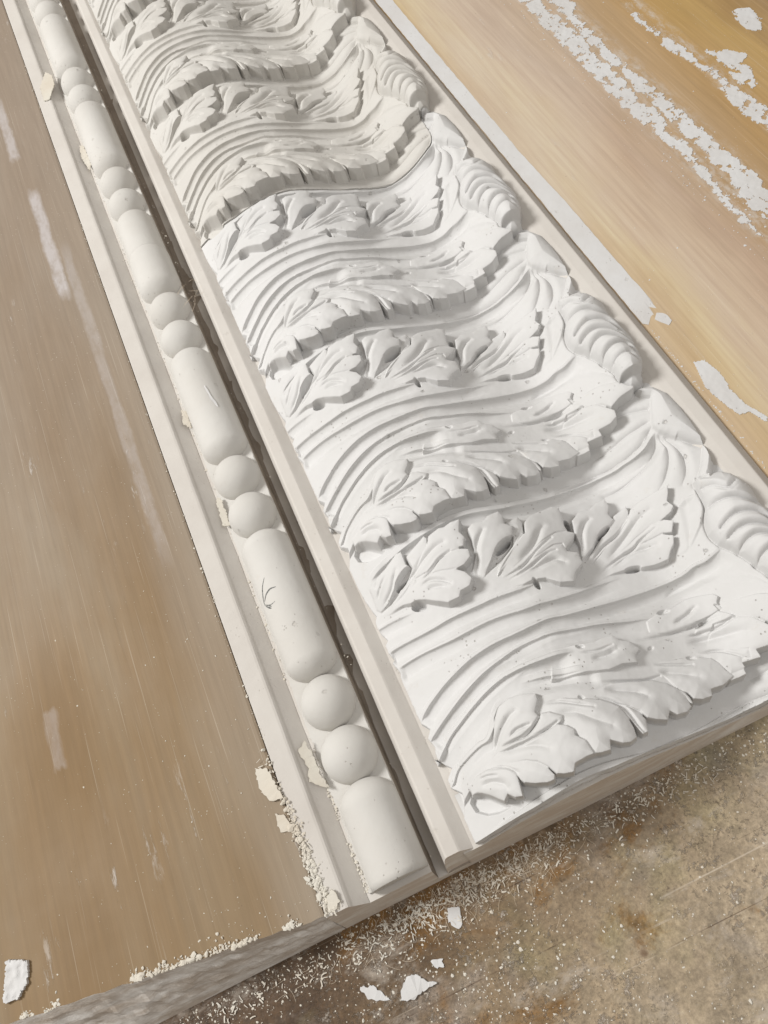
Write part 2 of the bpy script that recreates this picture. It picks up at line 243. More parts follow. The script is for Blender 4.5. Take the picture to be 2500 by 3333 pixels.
# ------------------------------------------------------------ traced relief data (mm; u across, v along)
POLY = {'CA': [(-25.91,215.99),(-13.92,218.74),(-2.84,219.71),(8.79,221.29),(25.13,222.45),(39.1,222.97),(55.34,221.56),(78.27,217.51),(99.9,216.99),(118.19,217.35),(139.03,218.94),(155.81,219.2),(168.32,217.48),(176.09,217.21),(184.67,216.3),(193.17,217.38),(200.21,221.47),(206.11,224.57)],'CU': [(-31.57,238.78),(-7.75,232.86),(5.94,230.36),(25.66,230.76),(37.77,229.03),(53.69,226.77),(73.55,224.68),(102.2,221.28),(115.83,221.12),(134.23,221.72),(157.96,222.81),(170.6,219.85)],'LO': [(-31.79,246.83),(-34.8,235.56),(-35.16,223.33),(-34.19,208.99),(-31.52,192.78),(-34.13,189.32),(-34.05,182.14),(-30.97,173.52),(-34.23,171.79),(-34.45,165.59),(-32.64,160.92),(-34.73,158.37),(-32.85,149.82),(-34.09,146.76),(-34.4,128.43),(-34.36,113.61),(-30.54,107.35),(-34.45,103.34),(-32.21,96.14),(-34.11,93.03),(-33.9,86.93),(-35.29,89.42),(-28.74,80.57),(-34.07,76.37),(-34.25,70.39),(-28.94,63.93),(-29.53,61.03),(-33.68,53.96),(-35.69,42.15)],'d1': [(-33.9,183.6),(-24.13,182.05),(-13.94,179.59),(-4.18,177.09)],'d2': [(-34.1,165.06),(-26.52,164.28),(-4.02,160.55),(13.62,160.0),(28.34,158.97),(44.16,158.46),(52.57,157.6),(61.78,156.78),(71.05,156.99),(79.43,158.33)],'d3': [(-32.83,152.32),(-17.49,150.69),(-1.41,147.87),(11.12,146.43),(32.43,146.16),(45.75,144.74),(56.8,143.02),(68.39,142.63),(78.13,141.57),(91.75,141.29),(105.45,141.89),(117.71,142.38),(131.77,142.55)],'d4': [(-34.35,113.93),(-26.06,118.68),(-14.47,122.88),(1.12,127.02),(13.23,129.61),(29.88,131.2),(45.3,130.74),(57.04,131.25),(68.62,131.41),(80.74,129.35),(104.45,127.93),(116.78,127.33),(132.95,126.9),(142.45,126.76),(155.29,126.48),(166.53,126.2),(173.96,127.24),(181.43,126.04),(188.99,127.0),(195.57,128.36)],'d5': [(-34.75,99.78),(-30.4,101.77),(-21.43,105.47),(-7.58,110.33),(5.64,115.05),(18.02,118.59),(29.58,120.76),(42.26,123.16),(57.73,123.06),(65.56,122.22),(82.66,118.8),(94.2,116.69),(114.75,111.73),(123.42,110.2),(134.49,107.74),(144.06,107.37)],'d6': [(-34.21,91.43),(-33.43,87.51),(-22.49,95.03),(-11.23,99.39),(-0.55,103.24),(12.12,107.36),(23.76,109.8),(34.16,110.06),(46.8,108.87),(60.39,107.57),(72.71,105.64)],'d7': [(31.15,103.03),(45.05,100.3),(56.05,97.1),(64.77,94.43),(71.31,92.29),(79.6,88.61)],'d8': [(-34.57,70.44),(-31.54,71.39),(-25.61,76.76),(-17.41,79.1),(-6.78,80.91),(-0.09,81.21),(6.59,86.79),(9.52,92.26),(14.64,96.7),(21.01,98.29)],'B1': [(-23.66,58.69),(-21.27,58.66),(-17.44,57.05),(-12.54,52.44),(-7.48,46.75),(-3.91,49.18),(-1.03,45.59),(3.34,43.99),(4.91,50.03),(5.64,56.17),(5.14,60.12),(2.81,62.39),(-3.44,65.76),(-9.13,67.15),(-15.62,67.32),(-22.88,64.53)],'B2': [(5.28,56.92),(5.77,53.01),(7.29,50.22),(12.78,46.86),(19.05,44.28),(23.35,44.33),(24.97,46.74),(23.37,51.97),(19.39,57.21),(14.29,60.57),(8.43,62.69),(0.79,64.98),(0.78,61.68)],'B3': [(-6.94,67.09),(7.7,61.15),(18.78,56.01),(23.77,51.1),(25.67,46.16),(29.33,44.4),(34.85,42.94),(37.87,46.69),(45.38,47.16),(50.33,46.86),(49.42,55.47),(45.86,60.47),(46.89,63.74),(44.29,67.51),(40.37,69.8),(30.34,70.55),(22.39,71.99),(14.43,73.52),(3.6,73.25),(-2.72,71.52)],'B3a': [(-0.62,73.93),(5.78,85.05),(9.38,90.92),(14.43,95.29),(21.59,96.83),(29.95,95.62),(37.86,91.77),(36.98,88.08),(32.12,82.5),(32.79,78.46),(28.12,76.07),(21.79,74.17),(13.38,71.69),(5.69,70.63)],'B3b': [(10.59,73.02),(18.98,73.82),(28.09,75.99),(34.7,79.98),(39.32,78.78),(45.07,73.43),(43.08,70.72),(36.94,69.9),(25.8,68.67),(15.05,68.25),(8.46,69.1)],'B4': [(28.57,83.17),(39.86,84.42),(50.22,82.46),(59.25,78.22),(70.21,72.66),(78.45,65.45),(77.8,62.25),(78.67,57.19),(78.67,50.84),(77.22,45.41),(72.21,44.34),(67.56,45.43),(62.22,49.8),(59.62,45.01),(53.85,45.69),(50.3,46.88),(48.34,56.63),(46.52,61.64),(43.78,69.67),(38.14,76.66)],'B5': [(67.33,73.1),(76.81,67.66),(82.99,62.37),(86.7,57.28),(88.28,53.02),(86.63,49.23),(85.43,45.87),(81.6,45.63),(80.57,48.01),(79.27,55.3),(77.91,63.95),(73.37,69.04)],'B6': [(66.56,78.94),(81.24,79.01),(95.08,75.59),(105.49,71.93),(112.28,66.89),(116.29,61.93),(118.59,55.92),(118.22,48.89),(113.93,46.81),(107.27,47.87),(104.26,51.46),(99.87,47.19),(93.86,49.61),(89.08,53.07),(87.36,58.45),(83.44,63.21),(74.02,70.2)],'B7': [(102.03,72.29),(112.28,66.89),(116.29,61.93),(120.02,57.93),(120.95,53.32),(120.49,49.44),(118.67,50.82),(116.12,57.72),(111.61,64.57)],'B8': [(111.72,81.07),(129.55,78.05),(141.18,74.27),(148.13,70.56),(150.51,65.93),(151.57,60.93),(153.39,55.15),(144.47,52.49),(136.08,53.34),(134.16,49.4),(127.49,49.95),(122.18,52.42),(121.02,56.7),(116.76,62.6),(114.13,72.26),(109.81,78.25)],'B9': [(142.69,76.39),(161.48,70.25),(170.61,65.36),(168.69,59.83),(163.96,61.9),(162.86,60.79),(163.06,56.65),(159.12,56.31),(153.11,57.32),(151.36,61.93),(150.09,67.95),(147.14,71.86)],'B10': [(162.25,88.56),(175.42,85.68),(181.6,81.8),(185.57,74.35),(189.46,67.05),(187.56,61.79),(182.15,60.36),(173.96,62.36),(173.67,56.77),(162.69,59.47),(161.31,52.53),(150.37,52.98),(147.44,62.76),(148.61,75.59)],'B11': [(169.44,98.97),(180.76,95.01),(190.72,91.44),(201.3,85.04),(207.54,77.65),(210.12,75.07),(206.95,72.8),(199.86,72.72),(195.03,72.48),(188.49,70.35),(185.2,77.77),(177.42,84.96),(170.15,93.67)],'Cc': [(59.73,112.72),(64.25,111.55),(74.44,109.55),(86.19,106.86),(92.04,107.54),(98.83,106.62),(101.53,102.08),(106.99,98.91),(110.23,92.35),(105.34,89.95),(103.35,84.83),(93.84,87.23),(84.73,87.05),(73.59,90.42),(62.36,93.28),(50.1,95.61)],'D1': [(126.05,107.73),(137.37,110.16),(147.19,110.2),(157.64,111.58),(165.22,109.44),(173.13,105.56),(174.64,102.27),(171.9,99.78),(172.54,94.06),(164.3,94.14),(154.9,94.8),(145.48,93.55),(132.56,95.87),(123.53,101.07)],'D2': [(154.73,93.16),(164.17,93.93),(172.36,94.85),(175.25,94.12),(179.44,90.58),(178.66,87.96),(173.19,85.55),(163.95,84.12),(156.92,85.43),(150.03,88.9)],'A1a': [(-27.08,211.06),(-17.99,214.98),(-11.04,215.21),(-4.19,217.39),(0.41,219.44),(4.49,218.57),(3.27,208.73),(6.27,204.0),(0.57,201.39),(-7.16,200.33),(-11.56,198.22),(-19.03,193.86),(-26.64,192.5),(-28.83,195.97),(-27.63,204.12)],'A1b': [(5.3,212.46),(14.07,216.07),(22.71,219.62),(23.82,216.58),(21.14,209.87),(16.24,203.69),(10.55,199.87),(0.23,194.9),(-10.79,191.0),(-18.26,191.15),(-5.79,197.08),(5.92,202.89)],'A1c': [(6.56,200.23),(14.59,206.07),(21.33,211.13),(24.78,216.43),(33.41,218.5),(37.07,217.33),(42.67,218.47),(49.42,217.75),(44.98,208.81),(46.42,203.88),(42.87,197.93),(39.9,198.57),(36.69,191.34),(29.98,186.18),(14.23,179.53),(2.85,182.22),(-8.04,185.07),(-21.93,187.31),(-27.19,190.42),(-14.18,193.11),(-2.43,196.21)],'A1d': [(3.88,194.8),(13.77,193.91),(23.04,197.3),(32.98,198.86),(40.59,197.48),(44.89,194.6),(43.65,189.38),(37.15,185.72),(32.08,185.45),(26.03,184.84),(15.9,182.91),(4.5,185.54)],'A1e': [(-4.75,191.47),(7.82,192.24),(19.62,190.41),(30.15,186.53),(35.76,181.37),(37.91,175.17),(33.74,170.97),(26.96,170.39),(24.64,167.39),(16.48,167.45),(10.65,172.29),(4.3,178.25),(-1.68,181.78),(-5.7,182.48),(-11.39,185.76),(-18.86,187.66)],'A2a': [(40.57,174.62),(40.2,181.82),(47.13,190.72),(49.55,200.37),(50.75,209.0),(55.11,211.39),(61.81,210.01),(67.18,212.54),(75.89,213.63),(77.08,209.2),(74.95,203.46),(79.13,199.21),(76.16,193.22),(69.38,191.41),(60.79,188.03),(55.32,182.9),(45.81,175.42)],'A2b': [(75.68,203.73),(80.87,205.81),(86.41,206.92),(87.18,202.09),(83.4,191.85),(73.83,183.02),(62.4,176.54),(53.54,171.86),(58.5,178.32),(72.72,187.06),(79.24,198.74)],'A2c': [(57.16,174.63),(71.99,184.65),(84.3,192.57),(88.07,199.96),(94.59,204.03),(103.9,205.6),(112.59,207.27),(117.15,204.52),(115.41,196.87),(115.33,194.46),(112.35,184.78),(102.53,181.81),(92.52,174.41),(79.9,169.28),(67.55,170.13),(56.23,169.8)],'A2d': [(63.6,171.68),(79.91,178.26),(93.35,183.37),(104.11,186.1),(112.22,185.29),(116.79,182.44),(113.33,178.3),(104.98,172.77),(95.02,170.0),(83.08,169.18),(70.22,169.18)],'A2e': [(53.52,167.66),(67.55,170.13),(86.03,174.57),(97.6,177.54),(103.9,176.77),(104.2,170.67),(110.36,167.4),(109.09,158.35),(101.13,153.89),(95.73,147.54),(87.11,150.29),(80.29,156.82),(72.75,159.09),(64.78,158.97),(53.88,162.3)],'A3a': [(111.04,162.77),(115.59,173.35),(116.64,182.49),(120.3,192.94),(128.08,197.48),(137.03,197.51),(144.35,200.68),(151.53,200.55),(151.46,194.8),(147.38,189.02),(148.3,183.23),(139.83,178.53),(131.07,175.82),(123.41,169.0)],'A3b': [(114.16,162.21),(134.34,175.28),(150.45,186.86),(161.63,189.23),(161.31,184.67),(157.41,179.14),(143.98,170.71),(127.64,164.36),(115.65,158.97)],'A3c': [(114.21,156.73),(132.82,167.26),(148.24,174.9),(158.36,180.55),(162.26,184.85),(170.66,186.19),(180.75,185.23),(189.25,183.49),(186.9,178.84),(183.63,174.6),(184.98,168.96),(181.34,166.07),(176.02,165.66),(166.69,165.74),(150.67,160.44),(133.79,157.52),(116.66,152.31)],'A3d': [(114.32,151.28),(136.15,158.49),(152.91,164.02),(167.49,167.06),(175.39,165.26),(179.81,160.57),(174.61,153.99),(170.47,157.13),(158.07,158.42),(137.8,154.14),(120.49,150.15)],'A3e': [(116.25,148.84),(133.79,154.74),(153.93,158.72),(169.91,157.55),(174.65,152.08),(172.17,147.38),(167.12,143.68),(162.89,139.38),(154.3,140.32),(146.15,142.48),(141.17,145.66),(133.58,146.1),(125.29,146.76),(116.75,146.88)],'boss': [(209.55,259.6),(214.42,260.7),(221.59,256.64),(226.49,247.22),(228.4,231.64),(228.75,214.25),(227.89,199.95),(224.0,186.18),(218.42,175.22),(211.43,171.5),(208.1,178.21),(216.23,186.31),(222.69,198.42),(212.82,211.62),(206.55,222.59),(205.3,228.0),(210.56,238.84),(216.8,249.52),(211.04,253.29)],'RO2': [(220.67,262.02),(226.13,259.13),(229.33,249.69),(230.03,233.47),(228.71,216.52),(226.57,198.5),(222.5,183.29),(227.54,179.32),(231.26,170.9),(233.18,162.95),(230.95,151.57),(233.78,144.31),(232.93,134.39),(234.33,126.12),(233.73,114.81),(229.53,106.78),(229.04,97.33),(225.03,89.66),(220.11,82.25)],'scroll': [(203.43,176.68),(202.27,167.31),(200.17,157.3),(195.15,150.28),(191.85,140.03),(192.83,131.16),(196.35,124.25),(199.33,116.6),(202.03,104.54),(203.9,93.45),(203.26,86.34),(208.05,76.54),(214.55,76.46),(220.67,85.2),(223.54,99.19),(226.92,106.95),(227.94,118.67),(226.54,126.67),(227.37,136.33),(224.81,142.66),(227.2,155.18),(225.0,162.37),(221.51,169.68),(217.17,174.52),(210.0,175.62)],'sg0': [(203.17,168.9),(209.64,164.87),(214.95,158.52),(223.27,160.61)],'sg1': [(198.88,155.04),(206.04,154.18),(215.39,150.53),(224.14,143.77)],'sg2': [(195.63,137.16),(204.08,139.83),(211.62,139.8),(221.51,135.18),(226.42,126.6)],'sg3': [(196.11,129.29),(203.77,130.69),(211.89,129.63),(220.19,124.67),(227.01,117.32)],'sg4': [(198.38,118.22),(202.71,121.42),(209.91,122.1),(217.66,118.44),(226.4,110.29)],'sg5': [(201.82,104.68),(205.83,109.03),(213.94,110.26),(222.32,107.74),(224.62,102.45)],'sg6': [(203.18,96.38),(210.52,98.53),(218.69,97.9),(221.8,93.02)],'throat': [(193.78,132.67),(198.57,125.7),(203.97,105.37),(204.53,89.99),(206.64,81.49),(202.74,86.97),(194.48,97.5),(182.75,106.86),(164.4,114.66),(145.69,118.0),(153.41,127.49),(172.75,129.43),(185.54,129.33)],'f0': [(212.75,242.52),(205.32,245.45),(196.91,248.96),(190.77,250.53)],'f1': [(207.97,234.11),(199.66,234.16),(188.39,234.61),(176.57,234.04),(164.81,234.26)],'f2': [(206.1,229.61),(196.48,223.2),(184.99,221.01),(173.66,221.05),(160.25,222.33),(145.03,221.37),(125.88,219.63)],'f3': [(205.31,223.7),(199.86,214.77),(189.54,207.96),(178.22,205.52),(165.02,204.45),(154.49,204.64)],'f4': [(206.63,222.1),(205.89,209.95),(201.84,200.7),(193.28,191.27),(185.43,186.26)],'f5': [(208.85,219.18),(211.39,204.21),(210.18,194.75),(205.23,185.87),(198.97,180.16)],'fr': [(213.94,212.66),(220.29,204.5),(225.06,198.48)],'inleaf': [(181.72,163.57),(188.32,169.36),(193.67,170.97),(199.55,169.8),(206.65,179.3),(206.06,172.27),(202.15,163.84),(198.74,154.65),(191.01,147.5),(182.13,141.23),(175.75,139.18),(169.7,139.91)],'ineye': [(178.89,140.73),(187.55,148.39),(194.67,158.23),(197.28,166.79),(194.48,170.25),(188.79,168.14)]}
EYES = {'e1': ([(5.95,205.51),(5.81,203.71),(4.03,201.4),(0.98,199.03),(-2.74,197.06),(-6.42,196.03),(-9.33,196.19),(-10.88,197.27),(-10.77,199.04),(-8.99,201.17),(-5.92,203.22),(-2.16,205.1),(1.53,206.28),(4.42,206.43)],4),'e2': ([(3.3,176.59),(2.44,175.62),(0.79,175.28),(-1.33,175.62),(-3.52,176.58),(-5.32,178.01),(-6.4,179.67),(-6.52,181.09),(-5.66,181.98),(-3.98,182.26),(-1.84,181.91),(0.35,180.93),(2.14,179.53),(3.19,177.98)],3.5),'e3': ([(73.06,191.71),(72.6,190.36),(70.85,188.66),(68.16,186.93),(65.08,185.52),(62.3,184.97),(60.26,185.1),(59.37,185.88),(59.79,187.16),(61.45,188.68),(64.02,190.16),(67.08,191.49),(69.99,192.33),(72.13,192.41)],4),'e4': ([(74.1,152.65),(73.31,152.79),(72.57,153.68),(72.01,155.15),(71.75,156.9),(71.84,158.59),(72.27,159.89),(72.95,160.54),(73.74,160.4),(74.49,159.5),(75.05,158.02),(75.3,156.26),(75.21,154.57),(74.78,153.28)],3.5),'e5': ([(114.37,185.14),(113.37,185.62),(112.81,187.17),(112.79,189.49),(113.33,192.13),(114.32,194.58),(115.56,196.34),(116.81,197.06),(117.83,196.58),(118.39,195.0),(118.39,192.65),(117.84,189.99),(116.84,187.55),(115.6,185.83)],4),'e6': ([(142.68,179.74),(142.2,178.77),(140.62,177.52),(138.26,176.24),(135.58,175.19),(133.11,174.57),(131.35,174.49),(130.62,174.98),(131.07,175.94),(132.62,177.18),(134.97,178.45),(137.65,179.52),(140.14,180.15),(141.94,180.23)],3),'e7': ([(145.02,143.56),(144.09,142.94),(142.2,142.68),(139.73,142.84),(137.17,143.36),(135.01,144.16),(133.69,145.08),(133.46,145.93),(134.37,146.54),(136.24,146.81),(138.71,146.66),(141.29,146.14),(143.46,145.33),(144.79,144.41)],2.5),'e8': ([(-26.97,56.74),(-24.43,59.59),(-19.73,59.0),(-14.49,54.77),(-8.87,48.16),(-5.49,43.59),(-13.19,43.64),(-20.3,45.85),(-26.17,50.76)],3.5),'e9': ([(-2.78,227.6),(-4.56,226.06),(-8.52,226.33),(-13.92,228.24),(-19.76,231.41),(-24.89,235.48),(-28.25,239.37),(-29.1,242.25),(-27.24,243.51),(-23.06,242.88),(-17.47,240.67),(-11.62,237.41),(-6.65,233.62),(-3.52,230.22)],2.0),'e10': ([(143.7,108.6),(142.91,107.93),(141.48,107.56),(139.7,107.58),(137.9,107.98),(136.45,108.67),(135.64,109.54),(135.61,110.39),(136.39,111.07),(137.81,111.44),(139.6,111.43),(141.4,111.03),(142.86,110.33),(143.68,109.46)],3),'e11': ([(161.97,92.63),(161.53,91.92),(160.3,91.29),(158.31,90.74),(156.06,90.44),(154.03,90.47),(152.63,90.83),(152.13,91.45),(152.64,92.19),(154.04,92.93),(156.07,93.5),(158.33,93.81),(160.32,93.75),(161.54,93.28)],3),'e12': ([(139.7,73.84),(138.93,73.4),(137.76,73.35),(136.43,73.69),(135.2,74.35),(134.31,75.2),(133.94,76.08),(134.16,76.81),(134.92,77.25),(136.09,77.31),(137.42,76.97),(138.66,76.31),(139.55,75.45),(139.92,74.57)],2),'e13': ([(119.43,90.8),(119.08,90.18),(118.36,89.67),(117.41,89.37),(116.41,89.34),(115.57,89.58),(115.05,90.05),(114.95,90.65),(115.29,91.27),(116.01,91.78),(116.96,92.09),(117.96,92.12),(118.81,91.88),(119.33,91.41)],1.5),'e14': ([(61.46,76.71),(60.86,76.57),(60.15,76.79),(59.47,77.33),(58.94,78.09),(58.68,78.92),(58.74,79.64),(59.1,80.13),(59.7,80.27),(60.41,80.05),(61.1,79.51),(61.63,78.75),(61.88,77.92),(61.82,77.2)],2),'e15': ([(2.16,86.44),(1.88,84.88),(0.68,83.56),(-1.2,82.72),(-3.4,82.54),(-5.48,83.07),(-7.04,84.25),(-7.76,85.77),(-7.5,87.32),(-6.29,88.6),(-4.39,89.38),(-2.17,89.55),(-0.09,89.03),(1.46,87.92)],0.5),'e16': ([(78.38,105.74),(77.69,105.43),(76.74,105.52),(75.71,106.0),(74.81,106.77),(74.22,107.67),(74.05,108.54),(74.33,109.19),(75.02,109.5),(75.97,109.41),(77.0,108.93),(77.91,108.16),(78.5,107.25),(78.67,106.39)],2.5),'e17': ([(-11.98,216.82),(-12.34,214.67),(-15.04,211.78),(-19.55,208.71),(-25.05,206.3),(-30.44,204.84),(-34.64,204.57),(-36.79,205.5),(-36.47,207.68),(-33.73,210.64),(-29.09,213.53),(-23.52,215.92),(-18.16,217.42),(-14.05,217.8)],3)}
VEINS = [([(-26.92,191.46),(-10.83,194.59),(3.9,198.79),(16.92,204.19),(25.94,206.96),(31.96,207.23)],2.6,1.6),([(6.84,190.62),(16.75,193.45),(23.74,197.32),(33.05,199.28)],1.2,1.2),([(-18.93,189.85),(-4.76,191.87),(5.23,197.93),(11.55,200.17)],1.5,1.0),([(4.52,187.69),(12.4,188.03),(20.01,183.07),(23.65,178.72)],1.8,1.2),([(7.78,183.84),(14.93,181.26),(20.08,178.22)],2.2,0.9),([(-24.54,194.11),(-14.28,198.95),(-8.2,205.24),(-4.83,209.06)],1.8,1.0),([(-25.42,200.59),(-19.24,206.71),(-13.75,209.89)],1.3,0.8),([(41.36,176.37),(45.71,186.52),(51.44,196.2),(59.22,203.46)],2.4,1.5),([(45.26,176.12),(57.3,180.65),(68.38,184.93),(80.99,193.49)],1.4,1.0),([(70.06,174.99),(83.88,181.16),(93.35,189.47),(97.8,192.99)],3.0,1.6),([(55.9,167.77),(71.84,170.8),(86.54,178.52),(99.1,183.2)],1.2,1.2),([(57.45,166.19),(74.41,168.12),(89.31,173.12),(97.03,173.56)],1.2,1.2),([(73.21,165.9),(85.2,167.17),(93.49,167.3),(97.86,163.32)],2.6,1.5),([(112.92,164.45),(119.42,178.3),(125.72,185.95),(132.36,189.64)],2.4,1.5),([(116.11,159.74),(129.58,167.51),(143.74,171.76),(155.7,178.09)],1.3,1.3),([(126.92,157.62),(145.81,166.66),(162.54,175.27),(171.86,176.87)],3.0,1.5),([(118.61,151.19),(134.56,155.82),(148.38,158.08),(155.58,161.18),(167.87,163.42)],1.2,1.3),([(127.22,151.09),(145.0,155.6),(156.34,154.13),(163.06,152.75)],2.4,1.4),([(-1.67,71.96),(7.88,81.34),(16.07,86.55),(21.4,88.13)],2.2,1.6),([(2.91,73.77),(13.4,73.37),(20.01,72.54),(27.75,75.4),(32.39,78.22)],1.1,1.8),([(11.34,76.11),(16.8,78.0),(25.36,77.44)],1.3,1.4),([(-0.62,72.25),(9.18,70.48),(20.99,69.51),(32.82,70.34),(40.53,71.61)],1.1,1.5),([(1.84,70.13),(15.07,68.32),(23.83,65.15),(29.04,60.5)],3.0,1.6),([(-15.91,64.85),(-9.98,63.73),(-4.82,61.36)],1.0,1.0),([(-16.94,61.23),(-9.4,59.7),(-4.1,56.07),(-2.35,52.75)],2.4,1.4),([(-9.1,66.87),(1.48,62.97),(7.0,56.86)],1.2,0.8),([(38.18,84.62),(47.27,81.93),(56.17,75.94),(63.74,70.78)],1.4,1.2),([(41.04,77.15),(52.43,72.53),(60.12,64.72),(67.87,57.12)],3.4,1.7),([(67.08,76.33),(75.56,69.44),(80.53,61.37),(81.7,53.21),(83.0,46.78)],1.4,1.2),([(75.94,83.01),(88.04,78.44),(101.48,74.03),(111.92,72.92)],1.1,1.4),([(74.84,78.39),(85.97,72.44),(93.7,67.87),(96.72,64.25)],3.2,1.6),([(111.97,81.26),(123.54,76.08),(134.55,71.39)],1.3,1.2),([(112.09,75.92),(123.86,69.75),(133.58,63.34)],3.2,1.6),([(144.82,76.12),(154.86,72.99),(162.93,65.38),(165.03,62.25)],1.2,1.0),([(110.82,99.14),(132.06,95.13),(154.73,93.16),(166.95,91.6)],1.6,1.2),([(139.85,85.49),(160.25,80.9),(170.77,77.79),(175.77,75.39)],4.0,2.2),([(140.21,99.78),(150.94,101.19),(159.22,103.78)],1.8,1.5),([(142.7,89.32),(163.46,85.72),(174.92,86.64)],1.3,1.5),([(77.82,97.45),(88.62,96.17),(96.42,96.99)],2.6,1.3),([(73.07,104.27),(84.33,100.95),(95.04,100.74)],1.0,0.7)]
PER = 184.0; DU = 0.34
# ------------------------------------------------------------ relief height field, periodic along v
NV = int(round(PER / DU)); DV = PER / NV
U0, U1 = -38.0, 236.0; NU = int((U1 - U0) / DU) + 1
uu = U0 + DU * np.arange(NU); 
def interp(pts, x): return np.interp(x, [p[0] for p in pts], [p[1] for p in pts])
def ss(a, b, x):
    t = np.clip((x - a) / (b - a), 0, 1); return t * t * (3 - 2 * t)
CUp = [(-38, 240)] + [p for p in POLY['CU']]
TP = [(-38, 236), (-20, 232), (-8, 229), (6, 226.5), (26, 226.5), (38, 225.8), (54, 224.6), (73, 223.4), (102, 221), (116, 221), (134, 221.5), (158, 222.6), (170, 220), (177, 218.5), (185, 217.6), (193, 218.8), (200, 222.8), (205, 228), (207, 234), (208.4, 259), (212, 262.5), (217, 263.5), (225, 263.5), (236, 263.5)]
Tc = interp(TP, uu)                     # tile curve: everything below it, one period deep, is one repeat
CAp = [(-38, 212)] + [p for p in POLY['CA'] if p[0] > -20 and p[0] < 207] + [(236, 240)]
CAc = interp(CAp, uu)
Einp = [(-38, 54), (-24, 62), (-8, 62), (6, 57), (25, 53), (38, 53), (45, 55), (60, 55), (78, 56), (100, 54), (118, 58), (135, 58), (152, 62), (165, 65), (182, 70), (192, 77), (205, 85), (212, 84), (236, 84)]
Ein = interp(Einp, uu); Ec = Ein - 7
ZM = ([-38, -34, -20, -5, 10, 25, 40, 55, 65, 80, 95, 110, 130, 150, 160, 175, 190, 205, 215, 226, 234], [-3, -1, 8, 16, 20, 22, 22.5, 21.5, 19.5, 13, 5, -4, -14, -21.5, -22, -16, -6, -1, 0, -1, -3])
_x = np.arange(-80, 280, .25); _z = np.interp(_x, *ZM); _k = np.exp(-(np.arange(-20, 20.1, .25) / 5.0) ** 2 / 2); _k /= _k.sum()
_zs = np.convolve(np.pad(_z, 80, mode='edge'), _k, 'same')[80:-80]
ZF = np.interp(uu, _x, _zs); ZF = ZF + (np.interp(uu, *ZM) - ZF) * (1 - ss(-34, -22, uu))
vv = DV * np.arange(NV)
U, V0 = np.meshgrid(uu, vv); VW = (V0 - Tc[None, :]) % PER - PER + Tc[None, :]      # unwrapped v in [T-P, T)
tt = (CAc[None, :] - VW) / (CAc - Ec)[None, :]
side = ss(-44, 20, U)
floor = np.broadcast_to(ZF[None, :], U.shape).copy()
amp = 2.5 + 11.0 * side
rampc = .06 * ss(0, .18, tt) + .46 * ss(.20, .72, tt) + .36 * ss(.62, .98, tt)
edge_r = ss(236, 206, U)
body = floor + amp * rampc * (.25 + .75 * edge_r)
body = body + 1.0 * ss(0, 60, U) * np.sin(U / 21.0 + VW / 60.) * ss(.2, .5, tt) * edge_r
Mb = body.copy()                                         # smooth body used under the leaves
mE = ss(-1.2, 1.2, VW - Ein[None, :])
H = floor * (1 - mE) + body * mE
LAB = np.where(mE > .5, 1, 0).astype(np.int16)           # 0 fillet floor, 1 flowing bands
def grid(pts, mg):
    p = np.asarray(pts); u0, u1 = p[:, 0].min() - mg, p[:, 0].max() + mg; v0, v1 = p[:, 1].min() - mg, p[:, 1].max() + mg
    c0 = max(0, int((u0 - U0) / DU)); c1 = min(NU, int((u1 - U0) / DU) + 2)
    rr = np.arange(int(math.floor(v0 / DV)), int(math.ceil(v1 / DV)) + 1)[:NV]
    cc = np.arange(c0, c1); G, W = np.meshgrid(uu[cc], rr * DV)
    return np.ix_(rr % NV, cc), G, W
def cr(pts, n=6):
    p = [np.array(q, float) for q in pts]; p = [2 * p[0] - p[1]] + p + [2 * p[-1] - p[-2]]; out = []
    for i in range(1, len(p) - 2):
        for k in range(n):
            t = k / n; a, b, c, d = p[i - 1], p[i], p[i + 1], p[i + 2]
            out.append(.5 * ((2 * b) + (c - a) * t + (2 * a - 5 * b + 4 * c - d) * t * t + (3 * b - a - 3 * c + d) * t ** 3))
    out.append(p[-2]); return np.array(out)
def pdist(P, G, W):
    best = np.full(G.shape, 1e9); par = np.zeros(G.shape); sg = np.zeros(G.shape)
    L = np.r_[0, np.cumsum(np.hypot(*np.diff(P, axis=0).T))]
    for i in range(len(P) - 1):
        a, b = P[i], P[i + 1]; d = b - a; l2 = d @ d
        if l2 < 1e-9: continue
        t = np.clip(((G - a[0]) * d[0] + (W - a[1]) * d[1]) / l2, 0, 1)
        x = G - a[0] - t * d[0]; y = W - a[1] - t * d[1]; q = x * x + y * y
        m = q < best; best = np.where(m, q, best); par = np.where(m, (L[i] + t * math.sqrt(l2)) / L[-1], par)
        sg = np.where(m, np.sign(d[0] * y - d[1] * x), sg)
    return np.sqrt(best), par, sg                      # sg>0 : left of travel
def sdf(poly, G, W):
    P = np.array(list(poly) + [poly[0]], float)
    d, _, _ = pdist(P, G, W); ins = np.zeros(G.shape, bool)
    for i in range(len(P) - 1):
        (x1, y1), (x2, y2) = P[i], P[i + 1]
        if y1 == y2: continue
        c = ((y1 > W) != (y2 > W)) & (G < (x2 - x1) * (W - y1) / (y2 - y1) + x1); ins ^= c
    return np.where(ins, d, -d)
